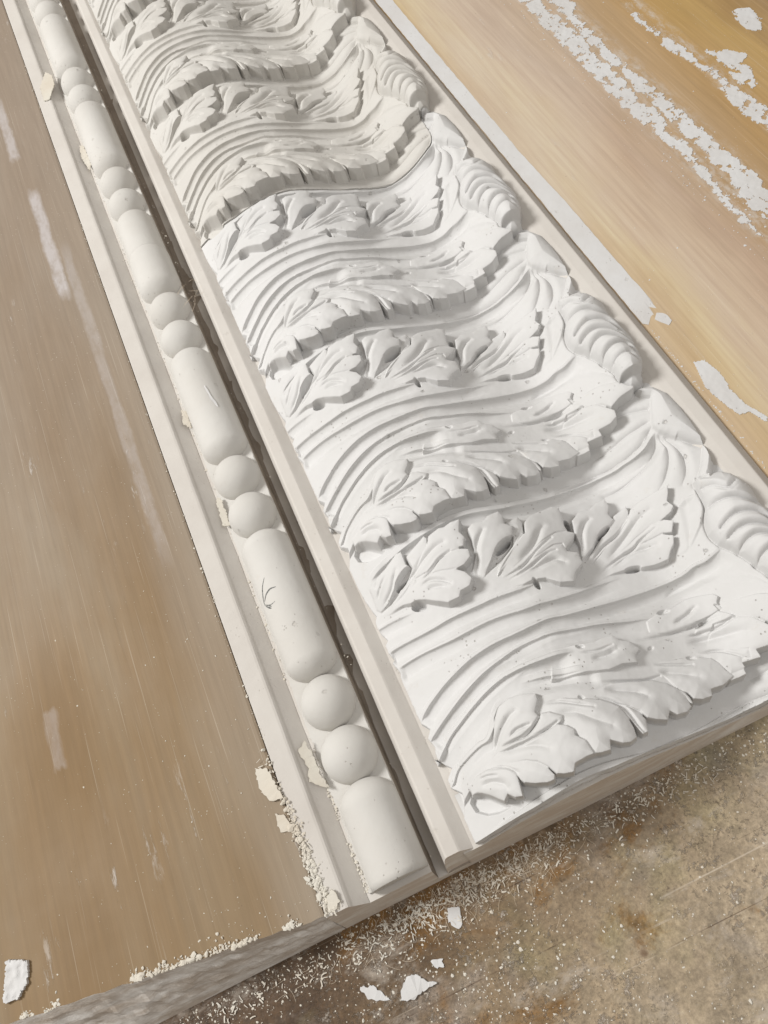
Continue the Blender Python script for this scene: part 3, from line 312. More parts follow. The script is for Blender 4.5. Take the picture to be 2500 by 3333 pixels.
def step(pts, drop, wr, wf=.8, lip=.7, fade=(.04, .12), bw=2.5):
    P = cr(pts); ix, G, W = grid(P, wr + 3); d, t, s = pdist(P, G, W); x = -s * d
    env = ss(0, fade[0], t) * (1 - ss(1 - fade[1], 1, t)) if fade[1] > 0 else ss(0, fade[0] + 1e-6, t) + 0 * t
    endm = np.where((t <= 0) | (t >= 1), 0, 1)
    w1 = wr * .54; q = np.clip(x / w1, 0, 1)
    f = np.where(x < w1, np.sqrt(np.clip(1 - (1 - q) ** 2, 0, 1)) * ss(-.1, .35, x), np.clip(1 - (x - w1) / (wr - w1), 0, 1) ** 1.25)
    bite = np.clip(vnoise(G, W, 1.3, 21) - .82, 0, 1) * 3 * np.exp(-((x + .2) / .7) ** 2)
    H[ix] += env * endm * (-drop * f + lip * 1.3 * ss(-bw, -bw + .5, x) * (1 - ss(-.25, .3, x)) - bite)
def groove(pts, w, dep, fade=.3, rim=0.0):
    P = cr(pts); ix, G, W = grid(P, 3 * w + 1); d, t, s = pdist(P, G, W)
    env = ss(-.02, fade, t) * (1 - .55 * ss(.75, 1, t))
    H[ix] += env * (-dep * np.exp(-(d / w) ** 1.35) + rim * np.exp(-((d - 1.9 * w) / w) ** 2))
LEAFID = {}
def leaf(name, stem, L, h, dome=1.2, dr=2.0, w=.6, base=0.0, lid=None, jag=.16):
    poly = POLY[name]; ix, G, W = grid(poly, 4)
    G2 = G + jag * (vnoise(G, W, 4.5, 3) - .5) * 2; W2 = W + jag * (vnoise(G, W, 4.5, 9) - .5) * 2
    sd = sdf(poly, G2, W2); m = ss(-w, w * .6, sd); r = ss(0, 1, np.hypot(G - stem[0], W - stem[1]) / L)
    top = Mb[ix] + base + h * r + dome * r * (1 - np.exp(-np.maximum(sd, 0) / dr)) - dome * .5 * r
    cur = H[ix]; H[ix] = cur + (top - cur) * m * ss(0.02, .3, r)
    LAB[ix] = np.where(sd > -w * .3, lid, LAB[ix])
def eye(pts, dep, w=1.0):
    ix, G, W = grid(pts, 4); sd = sdf(pts, G, W); H[ix] -= dep * ss(-w * .5, w * 1.6, sd)
# fillet band above its crest, and the recess behind it
ca = POLY['CA']
# ribs
step(ca, 4.2, 12, .8, 1.1, (.06, .05), 4.2)
step(POLY['d1'], 2.6, 10, 1.2, .3, (.02, .5))
step(POLY['d2'], 3.8, 11.5, .9, .7, (.03, .25))
step(POLY['d3'], 3.8, 13, .9, .7, (.03, .2))
step(POLY['d4'], 4.4, 13, .9, .8, (.03, .06))
step(POLY['d5'], 4.4, 14, .9, .9, (.03, .3))
step(POLY['d6'], 5.6, 21, 1.0, 1.2, (.03, .12), 3.2)
step(POLY['d7'], 3.0, 12, 1.2, 1.2, (.4, .15), 4)
step(POLY['d8'], 2.6, 9, 2.0, 1.0, (.05, .3), 3)
# lower-left plain lip of the panel
eye(EYES['e8'][0], 0.01)
# ---- leaf A (spiky, behind the fillet)
s1, s2, s3 = (-36, 187), (38, 170), (108, 152)
for nm, st, L, h, b in [('A1a', s1, 34, 3.6, 0), ('A1b', s1, 50, 4.6, 0), ('A1c', s1, 62, 6.0, .3), ('A1d', s1, 62, 6.2, .2), ('A1e', s1, 58, 6.4, 0)]:
    leaf(nm, st, L, h * 1.45, base=b, lid=10)
for nm, L, h in [('A2b', 45, 3.6), ('A2a', 38, 5.6)]: leaf(nm, s2, L, h * 1.4, lid=11)
for nm, L, h in [('A2c', 62, 5.8), ('A2d', 62, 6.0), ('A2e', 60, 6.0)]: leaf(nm, (47, 162), L, h * 1.45, lid=11)
for nm, L, h in [('A3b', 45, 3.6), ('A3a', 34, 4.8), ('A3c', 60, 5.0), ('A3d', 60, 5.2), ('A3e', 55, 4.8)]: leaf(nm, s3, L, h * 1.5, lid=12)
for k in ('e1', 'e2', 'e3', 'e4', 'e5', 'e6', 'e7'): eye(EYES[k][0], EYES[k][1] * 1.9, .7)
groove([(-24, 207), (-17, 215), (-8, 220)], 2.6, 2.2, .2)
# ---- leaf B (broad, overhanging) and the upper leaves
leaf('Cc', (60, 105), 46, 4.2, lid=20)
leaf('D1', (112, 104), 50, 3.4, lid=21)
leaf('D2', (135, 86), 36, 2.6, lid=21)
leaf('B11', (158, 95), 50, 2.2, 1.6, lid=26)
leaf('B10', (145, 70), 40, 2.0, 1.8, lid=26)
leaf('B9', (132, 76), 30, 1.8, 1.4, lid=25)
leaf('B8', (104, 82), 36, 2.8, 2.4, 5, lid=25)
leaf('B7', (95, 76), 24, 2.0, 1.2, lid=24)
leaf('B5', (66, 78), 24, 1.4, 1.2, lid=24)
leaf('B6', (62, 86), 42, 3.0, 2.6, 5, lid=24)
leaf('B4', (28, 90), 44, 3.0, 2.8, 5, lid=23)
leaf('B3a', (-5, 72), 34, 4.0, 1.8, lid=22)
leaf('B3b', (-2, 70), 36, 3.4, 1.6, lid=22)
leaf('B3', (-18, 72), 50, 4.2, 2.4, 4, lid=22)
leaf('B2', (-18, 72), 34, 3.4, 2.4, 4, lid=22)
leaf('B1', (-30, 70), 24, 3.6, 1.8, lid=22)
for k in ('e8', 'e10', 'e11', 'e12', 'e13', 'e14', 'e15', 'e16'): eye(EYES[k][0], EYES[k][1] * 1.4, 1.1)
for pts, w, dep in VEINS: groove(pts, w * .7, dep * 1.75, .3, .25)
# ---- boss, fan and scroll
for k, (w, dep) in {'f0': (1.6, 1.0), 'f1': (2.0, 1.3), 'f2': (2.4, 2.4), 'f3': (2.8, 2.8), 'f4': (2.4, 2.4), 'f5': (2.6, 2.8), 'fr': (2.0, 1.5)}.items():
    groove(POLY[k], w, dep, .08, .35); groove(POLY[k], .7, .9, .08)
def dome(name, rad, h, lid, pw=.5, lift=0):
    ix, G, W = grid(POLY[name], 3); sd = sdf(POLY[name], G, W); x = np.clip(sd / rad, 0, 1)
    H[ix] += h * np.sqrt(np.clip(1 - (1 - x) ** 2, 0, 1)) ** (pw / .5) * ss(-.3, 1.2, sd) + lift * ss(-.3, 1, sd)
    LAB[ix] = np.where(sd > -.2, lid, LAB[ix])
POLY['boss'] = [(a + 3.2 * float(ss(218, 224, a)), b) for a, b in POLY['boss']]; POLY['scroll'] = [(a + 6 * float(ss(212, 220, a)), b) for a, b in POLY['scroll']]
dome('boss', 20, 9.5, 30)
th = POLY['throat']; ix, G, W = grid(th, 2); sd = sdf(th, G, W); H[ix] -= 3.2 * ss(0, 9, sd)
il = POLY['inleaf']; ix, G, W = grid(il, 2); sd = sdf(il, G, W); H[ix] += 1.6 * ss(-.8, 1.5, sd) * ss(160, 195, G)
ix, G, W = grid(POLY['ineye'], 4); sd = sdf(POLY['ineye'], G, W); H[ix] -= 2.4 * ss(-1.5, 4, sd)
dome('scroll', 15.5, 13.5, 31, .5, .3)
groove(POLY['scroll'][:14], 1.0, 2.4, .05)
for i in range(7):
    g = POLY['sg%d' % i]; g = g + [(2 * g[-1][0] - g[-2][0], 2 * g[-1][1] - g[-2][1])] if i else g; groove(g, 1.8, 3.8 if i not in (0, 6) else 1.6, .06, .5); groove(g, .6, 1.1, .06)
    g2 = [(a - .4, b - 3.4) for a, b in g]; groove(g2, 1.0, .7, .2)
# small irregularity of the carving
H += .35 * (vnoise(U, V0 + 0, 9, 1) - .5) * ss(6, 12, np.minimum(V0, PER - V0)) + .18 * (vnoise(U, V0, 3.1, 4) - .5) * ss(3, 6, np.minimum(V0, PER - V0))
# ---- side outlines
def outline(pts, sgn, c0, c1):
    P = np.array([(a, b + k * PER) for k in (1, 0, -1) for a, b in pts], float); ix = np.ix_(range(NV), range(c0, c1)); G = U[ix]; W = V0[ix]
    G2 = G + .5 * (vnoise(G, W, 2.2, 5) - .5); d, t, s = pdist(P, G2, W); m = ss(-1.0, .3, s * d * sgn); H[ix] = -40.0 * (1 - m) + H[ix] * m
outline([p for p in POLY['LO'] if 58 < p[1] < 240], 1, 0, 40)
outline([p for p in POLY['RO2'] if 79 < p[1] < 262], -1, int((205 - U0) / DU), NU)
hmask = U < -36.2; H = np.where(hmask, -40.0, H)
H = np.where(U > 234.6, -40.0, H)
H = H.astype(np.float32)
# ---- normals of the whole periodic field
gy, gx = np.gradient(np.vstack([H[-1:], H, H[:1]]), DV, DU); gy, gx = gy[1:-1], gx[1:-1]
NRM = np.dstack([-gx, -gy, np.ones_like(gx)]); NRM /= np.linalg.norm(NRM, axis=2, keepdims=True)
# ---- cut the tile into parts; rows of column j run from T(u)-P to T(u)
BASE_Z = -6.0
def tile_faces():
    """quads as (row, col) in unwrapped row index, one period, window following the tile curve"""
    r = np.arange(-NV, int(max(Tc) / DV) + 2); c = np.arange(NU - 1)
    Rr, Cc = np.meshgrid(r, c, indexing='ij'); v = (Rr + .5) * DV; T = Tc[Cc]
    k = (v < T) & (v >= T - PER); return Rr[k], Cc[k]
FR, FC = tile_faces()
def hz(r, c): return H[r % NV, c]
lowest = np.maximum.reduce([hz(FR, FC), hz(FR + 1, FC), hz(FR, FC + 1), hz(FR + 1, FC + 1)])
k = lowest > -31.; FR, FC = FR[k], FC[k]; FL = LAB[FR % NV, FC]
def merge_scraps():
    """give stray scraps of a label to whatever surrounds them, so that every part is one connected piece"""
    r0 = FR.min() - 1; A = np.full((FR.max() - r0 + 2, NU + 1), -1, np.int16); A[FR - r0, FC + 1] = FL; seen = A < 0; Wd = A.shape[1]
    a = A.ravel(); sn = seen.ravel().copy(); comps = {}
    for s0 in np.flatnonzero(~sn):
        if sn[s0]: continue
        lab = a[s0]; sn[s0] = True; st = [s0]; comp = [s0]
        while st:
            q = st.pop()
            for p in (q - 1, q + 1, q - Wd, q + Wd):
                if not sn[p] and a[p] == lab: sn[p] = True; st.append(p); comp.append(p)
        comps.setdefault(int(lab), []).append(comp)
    for lab, cs in comps.items():
        cs.sort(key=len)
        for comp in cs[:-1]:
            cnt = {}
            for q in comp:
                for p in (q - 1, q + 1, q - Wd, q + Wd):
                    if a[p] >= 0 and a[p] != lab: cnt[int(a[p])] = cnt.get(int(a[p]), 0) + 1
            if cnt and (lab >= 10 or len(comp) < 4000): a[comp] = max(cnt, key=cnt.get)
    return a.reshape(A.shape)[FR - r0, FC + 1]
FL = merge_scraps(); FL = merge_scraps()
NAMES = {0: 'fillet', 1: 'fluted_band', 10: 'acanthus_leaf', 11: 'acanthus_leaf', 12: 'acanthus_leaf', 20: 'leaf_tip', 21: 'leaf_tip', 22: 'curled_leaf', 23: 'curled_leaf', 24: 'curled_leaf', 25: 'curled_leaf', 26: 'curled_leaf', 30: 'boss', 31: 'scroll'}
VE = 36.4 + .06 * np.clip(ZF, -30, 30)                    # front cut, leaning back with height
BEDP = ([-44, -31, -20, -5, 10, 25, 50, 65, 80, 95, 110, 130, 150, 162, 175, 190, 205, 222, 300], [-6.3, -6.3, .5, 9, 13, 15, 15, 12, 5.5, -2.5, -11, -21, -28, -29, -24, -16, -10, -2.0, 2.4])
def mesh_from(r, c, mat, name, clip=False, parent=None):
    if clip:
        q = (r + 1) * DV > VE[c] + .05; r, c = r[q], c[q]
    if len(r) == 0: return None
    quad = np.stack([r * 4096 + c, r * 4096 + c + 1, (r + 1) * 4096 + c + 1, (r + 1) * 4096 + c], 1) + 4096 * 4096
    ids, inv = np.unique(quad.ravel(), return_inverse=True); faces = inv.reshape(-1, 4)
    rr = ids // 4096 - 4096; cc = ids % 4096; y = rr * DV
    if clip: y = np.maximum(y, VE[cc])
    co = np.stack([uu[cc], y, hz(rr, cc)], 1) * MM; nr = NRM[rr % NV, cc]
    o = mesh_obj(name, co, faces, mat, parent); o.data.normals_split_custom_set_from_vertices([tuple(x) for x in nr.tolist()])
    return o
def build_part(lab, mat, clip=False):
    k = FL == lab; return mesh_from(FR[k], FC[k], mat, NAMES[lab], clip)
# ------------------------------------------------------------ the setting: workbench
def sheet(name, x0, x1, y0, y1, z, mat, n=2, kind='structure'):
    xs = np.linspace(x0, x1, n); ys = np.linspace(y0, y1, n); X, Y = np.meshgrid(xs, ys)
    v = np.stack([X.ravel(), Y.ravel(), np.full(X.size, z)], 1) * MM; i = np.arange(n * n).reshape(n, n)
    f = np.stack([i[:-1, :-1].ravel(), i[:-1, 1:].ravel(), i[1:, 1:].ravel(), i[1:, :-1].ravel()], 1)
    return tag(mesh_obj(name, v, f, mat), kind=kind)
TZ = -38.0
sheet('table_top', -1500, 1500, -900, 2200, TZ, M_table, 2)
# ------------------------------------------------------------ extruded mouldings
VEND = 1500.0
def rail_u(u, v): return u + .0085 * (v - 35) * 0
def extrude(name, prof, mat, parent, skew=0.0, vs=36.5, slope=.25, wob=0.0, close=True, ny=60, front_mat=None, vfun=None, zfar=None, seg=None, rough=0):
    """prof: list of (u,z) left to right along the top; the body closes down to the table. Front end is a sloping saw cut."""
    top = []
    for i in range(len(prof) - 1):
        (a, b), (c, d) = prof[i], prof[i + 1]; L = math.hypot(c - a, d - b); n = max(1, int(L / (seg or 1e9)))
        top += [(a + (c - a) * k / n, b + (d - b) * k / n) for k in range(n)]
    top.append(prof[-1]); n = len(top)
    ys = np.r_[np.linspace(0, 120, int(ny * .4), endpoint=False), np.linspace(120, VEND, int(ny * .6))]
    verts = []; faces = []; fm = []
    for j, y in enumerate(ys):
        for (u, z) in top:
            v0 = (vfun(u) if vfun else vs + slope * z)
            v = v0 + y * (VEND - v0) / VEND
            du = skew * (v - 35); w = wob * (vnoise(v, u * 3, 14, 2) - .5) * 2
            verts.append((u + du + w * .3, v, z + w * .5))
    for j in range(len(ys) - 1):
        for i in range(n - 1): faces.append((j * n + i, j * n + i + 1, (j + 1) * n + i + 1, (j + 1) * n + i)); fm.append(0)
    # front cut face, subdivided downwards
    rows = 9; prev = list(range(n))
    for k in range(1, rows + 1):
        cur = []
        for i, (u, z) in enumerate(top):
            f = k / rows; zz = z + (TZ + .02 - z) * f; a = verts[i]; vb = 28.6
            rr = rough * (vnoise(u, zz * 2.2, 7, 8) + .5 * vnoise(u, zz * 2.2, 2.6, 18) - .75) * math.sin(f * math.pi)
            cur.append(len(verts)); verts.append((u, a[1] + (vb - a[1]) * f + rr * 2, zz))
        for i in range(n - 1): faces.append((prev[i], cur[i], cur[i + 1], prev[i + 1])); fm.append(1)
        prev = cur
    for e in (0, n - 1):                               # side walls
        b0 = len(verts)
        for j in range(len(ys)): x = verts[j * n + e]; verts.append((x[0], x[1], TZ + .02))
        for j in range(len(ys) - 1):
            q = (j * n + e, (j + 1) * n + e, b0 + j + 1, b0 + j); faces.append(q if e == 0 else q[::-1]); fm.append(0)
    o = mesh_obj(name, np.array(verts) * MM, faces, mat, parent, False, [mat, front_mat or mat], fm)
    return o
def arc(u0, z0, u1, z1, bul, n=6):
    return [(u0 + (u1 - u0) * t + bul * math.sin(math.pi * t) * (z1 - z0) / math.hypot(u1 - u0, z1 - z0) * -1, z0 + (z1 - z0) * t + bul * math.sin(math.pi * t) * (u1 - u0) / math.hypot(u1 - u0, z1 - z0)) for t in [k / n for k in range(n + 1)]]
base = empty('moulding_base', (0, 0, 0)); tag(base, 'long plaster base with raised rails that carries the beads and the carved panels', 'moulding base')
FZ = 0.0
extrude('fillet', [(-134.0, -.4), (-133.2, .3), (-121, .3), (-119.4, -.1), (-118.2, -1.2), (-117, -2.8), (-108.6, -10.2)], M_base, base, 0, front_mat=M_end, wob=.35, ny=260)
extrude('bead_bed', [(-108.6, -10.6), (-66.6, -10.6)], M_base, base, 0, front_mat=M_end)
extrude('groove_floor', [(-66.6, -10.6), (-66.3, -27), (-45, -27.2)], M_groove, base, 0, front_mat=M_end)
extrude('rail', [(-66.3, -27), (-59.6, -27), (-58.6, -17), (-57.4, -9), (-56.2, -4.4), (-55.0, -1.7), (-53.6, -.7), (-45.9, -.6), (-44.7, -1.2), (-37, -6.4), (-36, -8.0)], M_base, base, 0.0075, front_mat=M_end, wob=.25, ny=260)
extrude('panel_bed', [(a, b) for a, b in zip(*BEDP) if a < 210] + [(215, -6), (222, -1.6), (228, .8), (234, 2.0), (241.6, 2.4), (242.4, 2.2)], M_base, base, 0, slope=.04, vs=34.2, front_mat=M_end)
extrude('riser', [(242.4, 2.2), (243.3, 1.4), (250.6, -7.6), (251.4, -8)], M_base, base, 0, front_mat=M_end, wob=.12, ny=120)
# slabs either side
slabL = empty('shellacked_slab'); tag(slabL, 'brown shellacked plaster slab with rough cut end, left of the beads', 'slab', 'tan slabs flanking the moulding')
def vL(u): return 37.5 + max(0, -(u + 134)) * .128 + 1.2 * (float(vnoise(u, 0, 6, 4)) - .5)
extrude('slab_face', [(-560, 4), (-330, 1.6), (-240, .7), (-150, -.2), (-136.5, -.3), (-134.9, -.8), (-134.7, -4)], M_slabL, slabL, 0, front_mat=M_endL, vfun=vL, seg=3.0, rough=1.3, ny=70)
slabR = empty('shellacked_slab'); tag(slabR, 'ochre shellacked plaster slab with white residue streaks, right of the panels', 'slab', 'tan slabs flanking the moulding')
extrude('slab_face', [(251.4, -9), (251.9, -6.4), (262, -6), (330, -6), (420, -6), (520, -6), (900, -6)], M_slabR, slabR, 0, front_mat=M_end, seg=12)

# ------------------------------------------------------------ thin plaster residue patches (real slivers with thickness)
def jag(poly, amp, n, seed):
    out = []; rr = random.Random(seed); m = len(poly)
    for i in range(m):
        a, b = poly[i], poly[(i + 1) % m]; L = math.hypot(b[0] - a[0], b[1] - a[1]); k = max(1, int(L / n))
        for j in range(k):
            t = j / k; out.append((a[0] + (b[0] - a[0]) * t + rr.uniform(-amp, amp), a[1] + (b[1] - a[1]) * t + rr.uniform(-amp, amp)))
    return out
def sliver(name, poly, z, th, mat, amp=.7, n=2.2, seed=1, parent=None, tilt=(0, 0), crown=0):
    pts = jag(poly, amp, n, seed); bm = bmesh.new(); cx = sum(p[0] for p in pts) / len(pts); cy = sum(p[1] for p in pts) / len(pts)
    zf = lambda x, y: z + tilt[0] * (x - cx) + tilt[1] * (y - cy)
    bot = [bm.verts.new((x * MM, y * MM, (zf(x, y) + .02) * MM)) for x, y in pts]
    top = [bm.verts.new(((cx + (x - cx) * .985) * MM, (cy + (y - cy) * .985) * MM, (zf(x, y) + th * random.uniform(.75, 1.1)) * MM)) for x, y in pts]
    m = len(pts)
    for i in range(m): bm.faces.new((bot[i], bot[(i + 1) % m], top[(i + 1) % m], top[i]))
    f = bm.faces.new(top); bmesh.ops.triangulate(bm, faces=[f]); bm.faces.new(bot[::-1])
    bmesh.ops.recalc_face_normals(bm, faces=bm.faces)
    return bm_obj(name, bm, mat, parent)
zR = -5.9
KR = 1.0235
def ragged(name, poly, z, th, mat, cell=.6, dens=.5, edge=3.0, seed=1, sx=1.0, sy=2.2):
    """scabby residue: only the cells where the skin survived, each with real thickness"""
    P = np.array(poly, float); x0, y0 = P.min(0) - 2; x1, y1 = P.max(0) + 2
    cx = np.arange(x0, x1, cell); cy = np.arange(y0, y1, cell * 1.4); G, W = np.meshgrid(cx, cy)
    sd = sdf([tuple(q) for q in P], G, W)
    nz = .5 * vnoise(G, W, 5.5 * sx, seed) + .3 * vnoise(G, W / sy * 1.6, 2.2, seed + 1) + .2 * vnoise(G, W, 1.1, seed + 2)
    keep = (nz + .30 * ss(-edge, edge, sd) > .80 - dens * .5) & (sd > -edge * .8); nyy, nxx = keep.shape
    jx = (vnoise(G * 7.3, W * 3.1, 1.0, seed + 5) - .5) * cell * .9; jy = (vnoise(G * 2.9, W * 6.7, 1.0, seed + 6) - .5) * cell * .9
    X = G + jx; Y = W + jy; hgt = z + th * (.6 + .6 * vnoise(G, W, 3, seed + 8)); idx = np.arange(nyy * nxx).reshape(nyy, nxx); N = nyy * nxx
    V = np.concatenate([np.stack([X.ravel(), Y.ravel(), hgt.ravel()], 1), np.stack([X.ravel(), Y.ravel(), np.full(N, z - .3)], 1)])
    k = keep[:-1, :-1]; r, c = np.nonzero(k); F = [np.stack([idx[r, c], idx[r, c + 1], idx[r + 1, c + 1], idx[r + 1, c]], 1)]
    pad = np.pad(k, 1)
    for (dr, dc, a_, b_) in ((-1, 0, (0, 0), (0, 1)), (1, 0, (1, 1), (1, 0)), (0, -1, (1, 0), (0, 0)), (0, 1, (0, 1), (1, 1))):
        m = k & ~pad[1 + dr:1 + dr + k.shape[0], 1 + dc:1 + dc + k.shape[1]]; r, c = np.nonzero(m)
        A = idx[r + a_[0], c + a_[1]]; B = idx[r + b_[0], c + b_[1]]; F.append(np.stack([A, A + N, B + N, B], 1))
    F = np.concatenate(F); ids, inv = np.unique(F.ravel(), return_inverse=True)
    return mesh_obj(name, V[ids] * MM, inv.reshape(-1, 4), mat, None, False)
def strip_poly(lo_, hi_): return list(hi_) + list(lo_)[::-1]
a_hi = [(375, 900), (378, 780), (375, 700), (375, 675), (379, 630), (375, 594), (376, 560), (374, 515), (377, 493), (371, 465), (375, 440), (368, 401), (366, 373), (364, 352), (364, 330)]
a_lo = [(360, 900), (362, 780), (363, 712), (361, 662), (361, 599), (361, 555), (359, 511), (363, 482), (365, 457), (367, 430), (364, 401), (362, 373), (360, 352), (362, 330)]
b_hi = [(402, 900), (400, 760), (400, 678), (390, 649), (390, 604), (388, 557), (391, 512), (395, 478), (393, 454), (394, 422), (398, 398), (393, 362), (398, 330), (396, 300)]
b_lo = [(386, 900), (386, 760), (384, 692), (382, 612), (381, 560), (380, 511), (382, 469), (380, 439), (378, 416), (383, 396), (374, 373), (376, 339), (384, 320), (385, 300)]
c_hi = [(434, 620), (434, 573), (439, 547), (442, 511), (445, 485), (448, 439), (446, 400)]
c_lo = [(429, 620), (430, 560), (434, 539), (436, 505), (434, 473), (431, 452), (436, 419), (440, 400)]
for nm, poly, lab, am in [
    ('plaster_residue', strip_poly(a_lo, a_hi), 'long ragged white plaster streak on the right slab, the one nearer the carved panels', 1.6),
    ('plaster_residue', strip_poly(b_lo, b_hi), 'long ragged white plaster streak on the right slab, the middle of three', 1.6),
    ('plaster_residue', strip_poly(c_lo, c_hi), 'short broken white streak on the right slab nearest the photo edge', 1.4),
    ('plaster_residue', [(502, 563), (512, 556), (511, 540), (503, 526), (497, 536), (498, 552)], 'small white plaster blob in the top right corner of the slab', 1.5),
    ('plaster_residue', [(453, 536), (468, 520), (474, 509), (466, 501), (464, 480), (453, 465), (450, 485), (455, 505)], 'lacy white plaster blotch between the middle streak and the corner blob', 2.4),
    ('plaster_residue', [(257, 256), (263, 254), (266, 240), (264, 222), (265, 209), (271, 193), (269, 191), (265, 203), (258, 204), (255, 214), (252, 233)], 'white plaster scab lying alone low on the right slab beside the riser', .7)]:
    tag(ragged(nm, [(a * KR, b * KR) for a, b in poly], zR, .4, M_patch, .6, {1.6: .30, 1.4: .24, 2.4: .26, 1.5: .58, .7: .9}[am], {.7: .8}.get(am, 3.2), len(lab)), lab, 'plaster residue', 'white plaster residue on the slabs')
# skim of plaster still covering the slab edge next to the riser
tag(sliver('plaster_skim', [(a * KR + (.6 if a < 255 else 0), b * KR) for a, b in [(245.2, 1400), (262, 1400), (261.5, 900), (260, 700), (259.5, 520), (262, 440), (262.5, 356), (263, 322), (262, 312), (258.5, 316), (257, 308), (254, 309), (248.5, 303), (245.2, 306)]], -6.05, .35, M_patch, .35, 5, 3), 'long smooth white plaster skim along the slab edge beside the riser', 'plaster skim')
tag(sliver('plaster_flake', [(a * KR, b * KR) for a, b in [(259.5, 309), (264.5, 305), (265, 297), (261, 294), (257.5, 300), (255.5, 305)]], -6.1, .5, M_patch, .4, 2, 5), 'small loose white flake broken off the end of the white skim', 'plaster flake', 'loose plaster flakes')
zl = -.1
for poly, lab in [([(-332, 96), (-320, 91), (-322, 81), (-329, 75), (-337, 76)], 'thick white plaster blob at the bottom left corner of the brown slab')]:
    zz = 1.3 if poly[0][0] < -250 else .25
    tag(ragged('plaster_residue', poly, zz if poly[0][0] > -300 else 1.8, .15 if poly[0][0] > -300 else 2.0, M_smear if poly[0][0] > -300 else M_patch, .6, .8 if poly[0][0] < -300 else (.42 if poly[0][0] > -200 else .25), 2.6 if poly[0][0] > -200 else 1.6, len(lab)), lab, 'plaster residue', 'white plaster residue on the slabs')

# ------------------------------------------------------------ bead and reel strips
BR = 19.0; BU = -85.6; BZ = -9.0
def ball_mesh(name):
    bm = bmesh.new(); bmesh.ops.create_uvsphere(bm, u_segments=72, v_segments=40, radius=BR * MM)
    geom = bm.verts[:] + bm.edges[:] + bm.faces[:]
    bmesh.ops.bisect_plane(bm, geom=geom, plane_co=(0, 0, -.001), plane_no=(0, 0, -1), clear_outer=True)
    me = bpy.data.meshes.new(name); bm.to_mesh(me); bm.free(); me.materials.append(M_bead)
    me.polygons.foreach_set('use_smooth', np.full(len(me.polygons), True)); return me
def long_bead(v0, v1, r=BR, cap0=True, cap1=True, caplen=.82):
    """capsule lying along v from v0 (near) to v1 (far)"""
    prof = []
    n = 18
    if cap0: prof += [(v0 + r * caplen * (1 - math.cos(math.pi / 2 * k / n)), r * math.sin(math.pi / 2 * k / n)) for k in range(n)]
    else: prof += [(v0, 0.001), (v0, r * .93), (v0 + .35, r * .985)]
    a = prof[-1][0]; b = v1 - (r * caplen if cap1 else 0)
    prof += [(a + (b - a) * k / 12, r) for k in range(1, 12)]
    prof += [(v1 - r * caplen * (1 - math.cos(math.pi / 2 * k / n)), r * math.sin(math.pi / 2 * k / n)) for k in range(n, -1, -1)] if cap1 else [(v1, r), (v1, .001)]
    ns = 48; verts = []; faces = []
    for (v, rr) in prof:
        for i in range(ns + 1):
            t = math.pi * i / ns * 1.06 - math.pi * .03
            w = .10 * (float(vnoise(v, i * 3, 16, 6)) - .5)
            verts.append((-(rr + w) * math.cos(t), v, (rr + w) * math.sin(t)))
    for j in range(len(prof) - 1):
        for i in range(ns): faces.append((j * (ns + 1) + i, (j + 1) * (ns + 1) + i, (j + 1) * (ns + 1) + i + 1, j * (ns + 1) + i + 1))
    o = mesh_obj('long_bead', np.array(verts) * MM, faces, M_bead); o.location = (BU * MM, 0, BZ * MM)
    me = o.data; ang = math.radians(50)
    return o
stripA = empty('bead_strip'); tag(stripA, 'nearer strip of bead and reel plaster moulding, cut through a long bead at its end', 'bead moulding', 'bead mouldings laid end to end')
stripB = empty('bead_strip'); tag(stripB, 'farther strip of bead and reel moulding beyond the joint in a long bead', 'bead moulding', 'bead mouldings laid end to end')
bm_me = ball_mesh('round_bead')
per = 198.0
def ball(v, par):
    o = bpy.data.objects.new('round_bead', bm_me); COL.objects.link(o); o.location = (BU * MM, v * MM, BZ * MM); o.parent = par
for n in range(7):
    par = stripA if n < 3 else stripB
    ball(156.5 + per * n, par); ball(118.8 + per * n, par)
    v0 = 156.5 + per * n + 17.6; v1 = 118.8 + per * (n + 1) - 17.6
    if n == 2:
        o = long_bead(v0, 641, BR + .5); o.parent = stripA
        o = long_bead(628, v1, BR - .4, cap0=False); o.parent = stripB
    else: long_bead(v0, v1).parent = par
long_bead(37.5, 118.8 - 17.6, cap0=False).parent = stripA
def strip_base(par, v0, v1, seed):
    pts = []; rr = random.Random(seed); n = int((v1 - v0) / 1.6)
    L = [(BU - 20.2 + rr.choice([-.2, .2, .1, -.5, -1.4 if rr.random() < .25 else 0]) + 1.6 * (float(vnoise(v0 + (v1 - v0) * k / n, seed, 9, 2)) - .6), v0 + (v1 - v0) * k / n) for k in range(n + 1)]
    Rr = [(BU + 18.4 + rr.uniform(-.15, .15) + .5 * (float(vnoise(v0 + (v1 - v0) * k / n, seed, 12, 5)) - .5), v0 + (v1 - v0) * k / n) for k in range(n + 1)]
    bm = bmesh.new()
    for k in range(n):
        a, b, c, d = L[k], Rr[k], Rr[k + 1], L[k + 1]
        q = [bm.verts.new((x * MM, y * MM, -8.9 * MM)) for x, y in (a, b, c, d)]; bm.faces.new(q)
        w = [bm.verts.new((x * MM, y * MM, -10.7 * MM)) for x, y in (a, d)]; bm.faces.new((q[0], q[3], w[1], w[0]))
        w = [bm.verts.new((x * MM, y * MM, -10.7 * MM)) for x, y in (b, c)]; bm.faces.new((q[1], w[0], w[1], q[2]))
    q = [bm.verts.new((x * MM, y * MM, z * MM)) for x, y, z in ((L[0][0], v0, -8.9), (Rr[0][0], v0, -8.9), (Rr[0][0], v0, -10.4), (L[0][0], v0, -10.4))]; bm.faces.new(q)
    bm_obj('backing_strip', bm, M_bead, par)
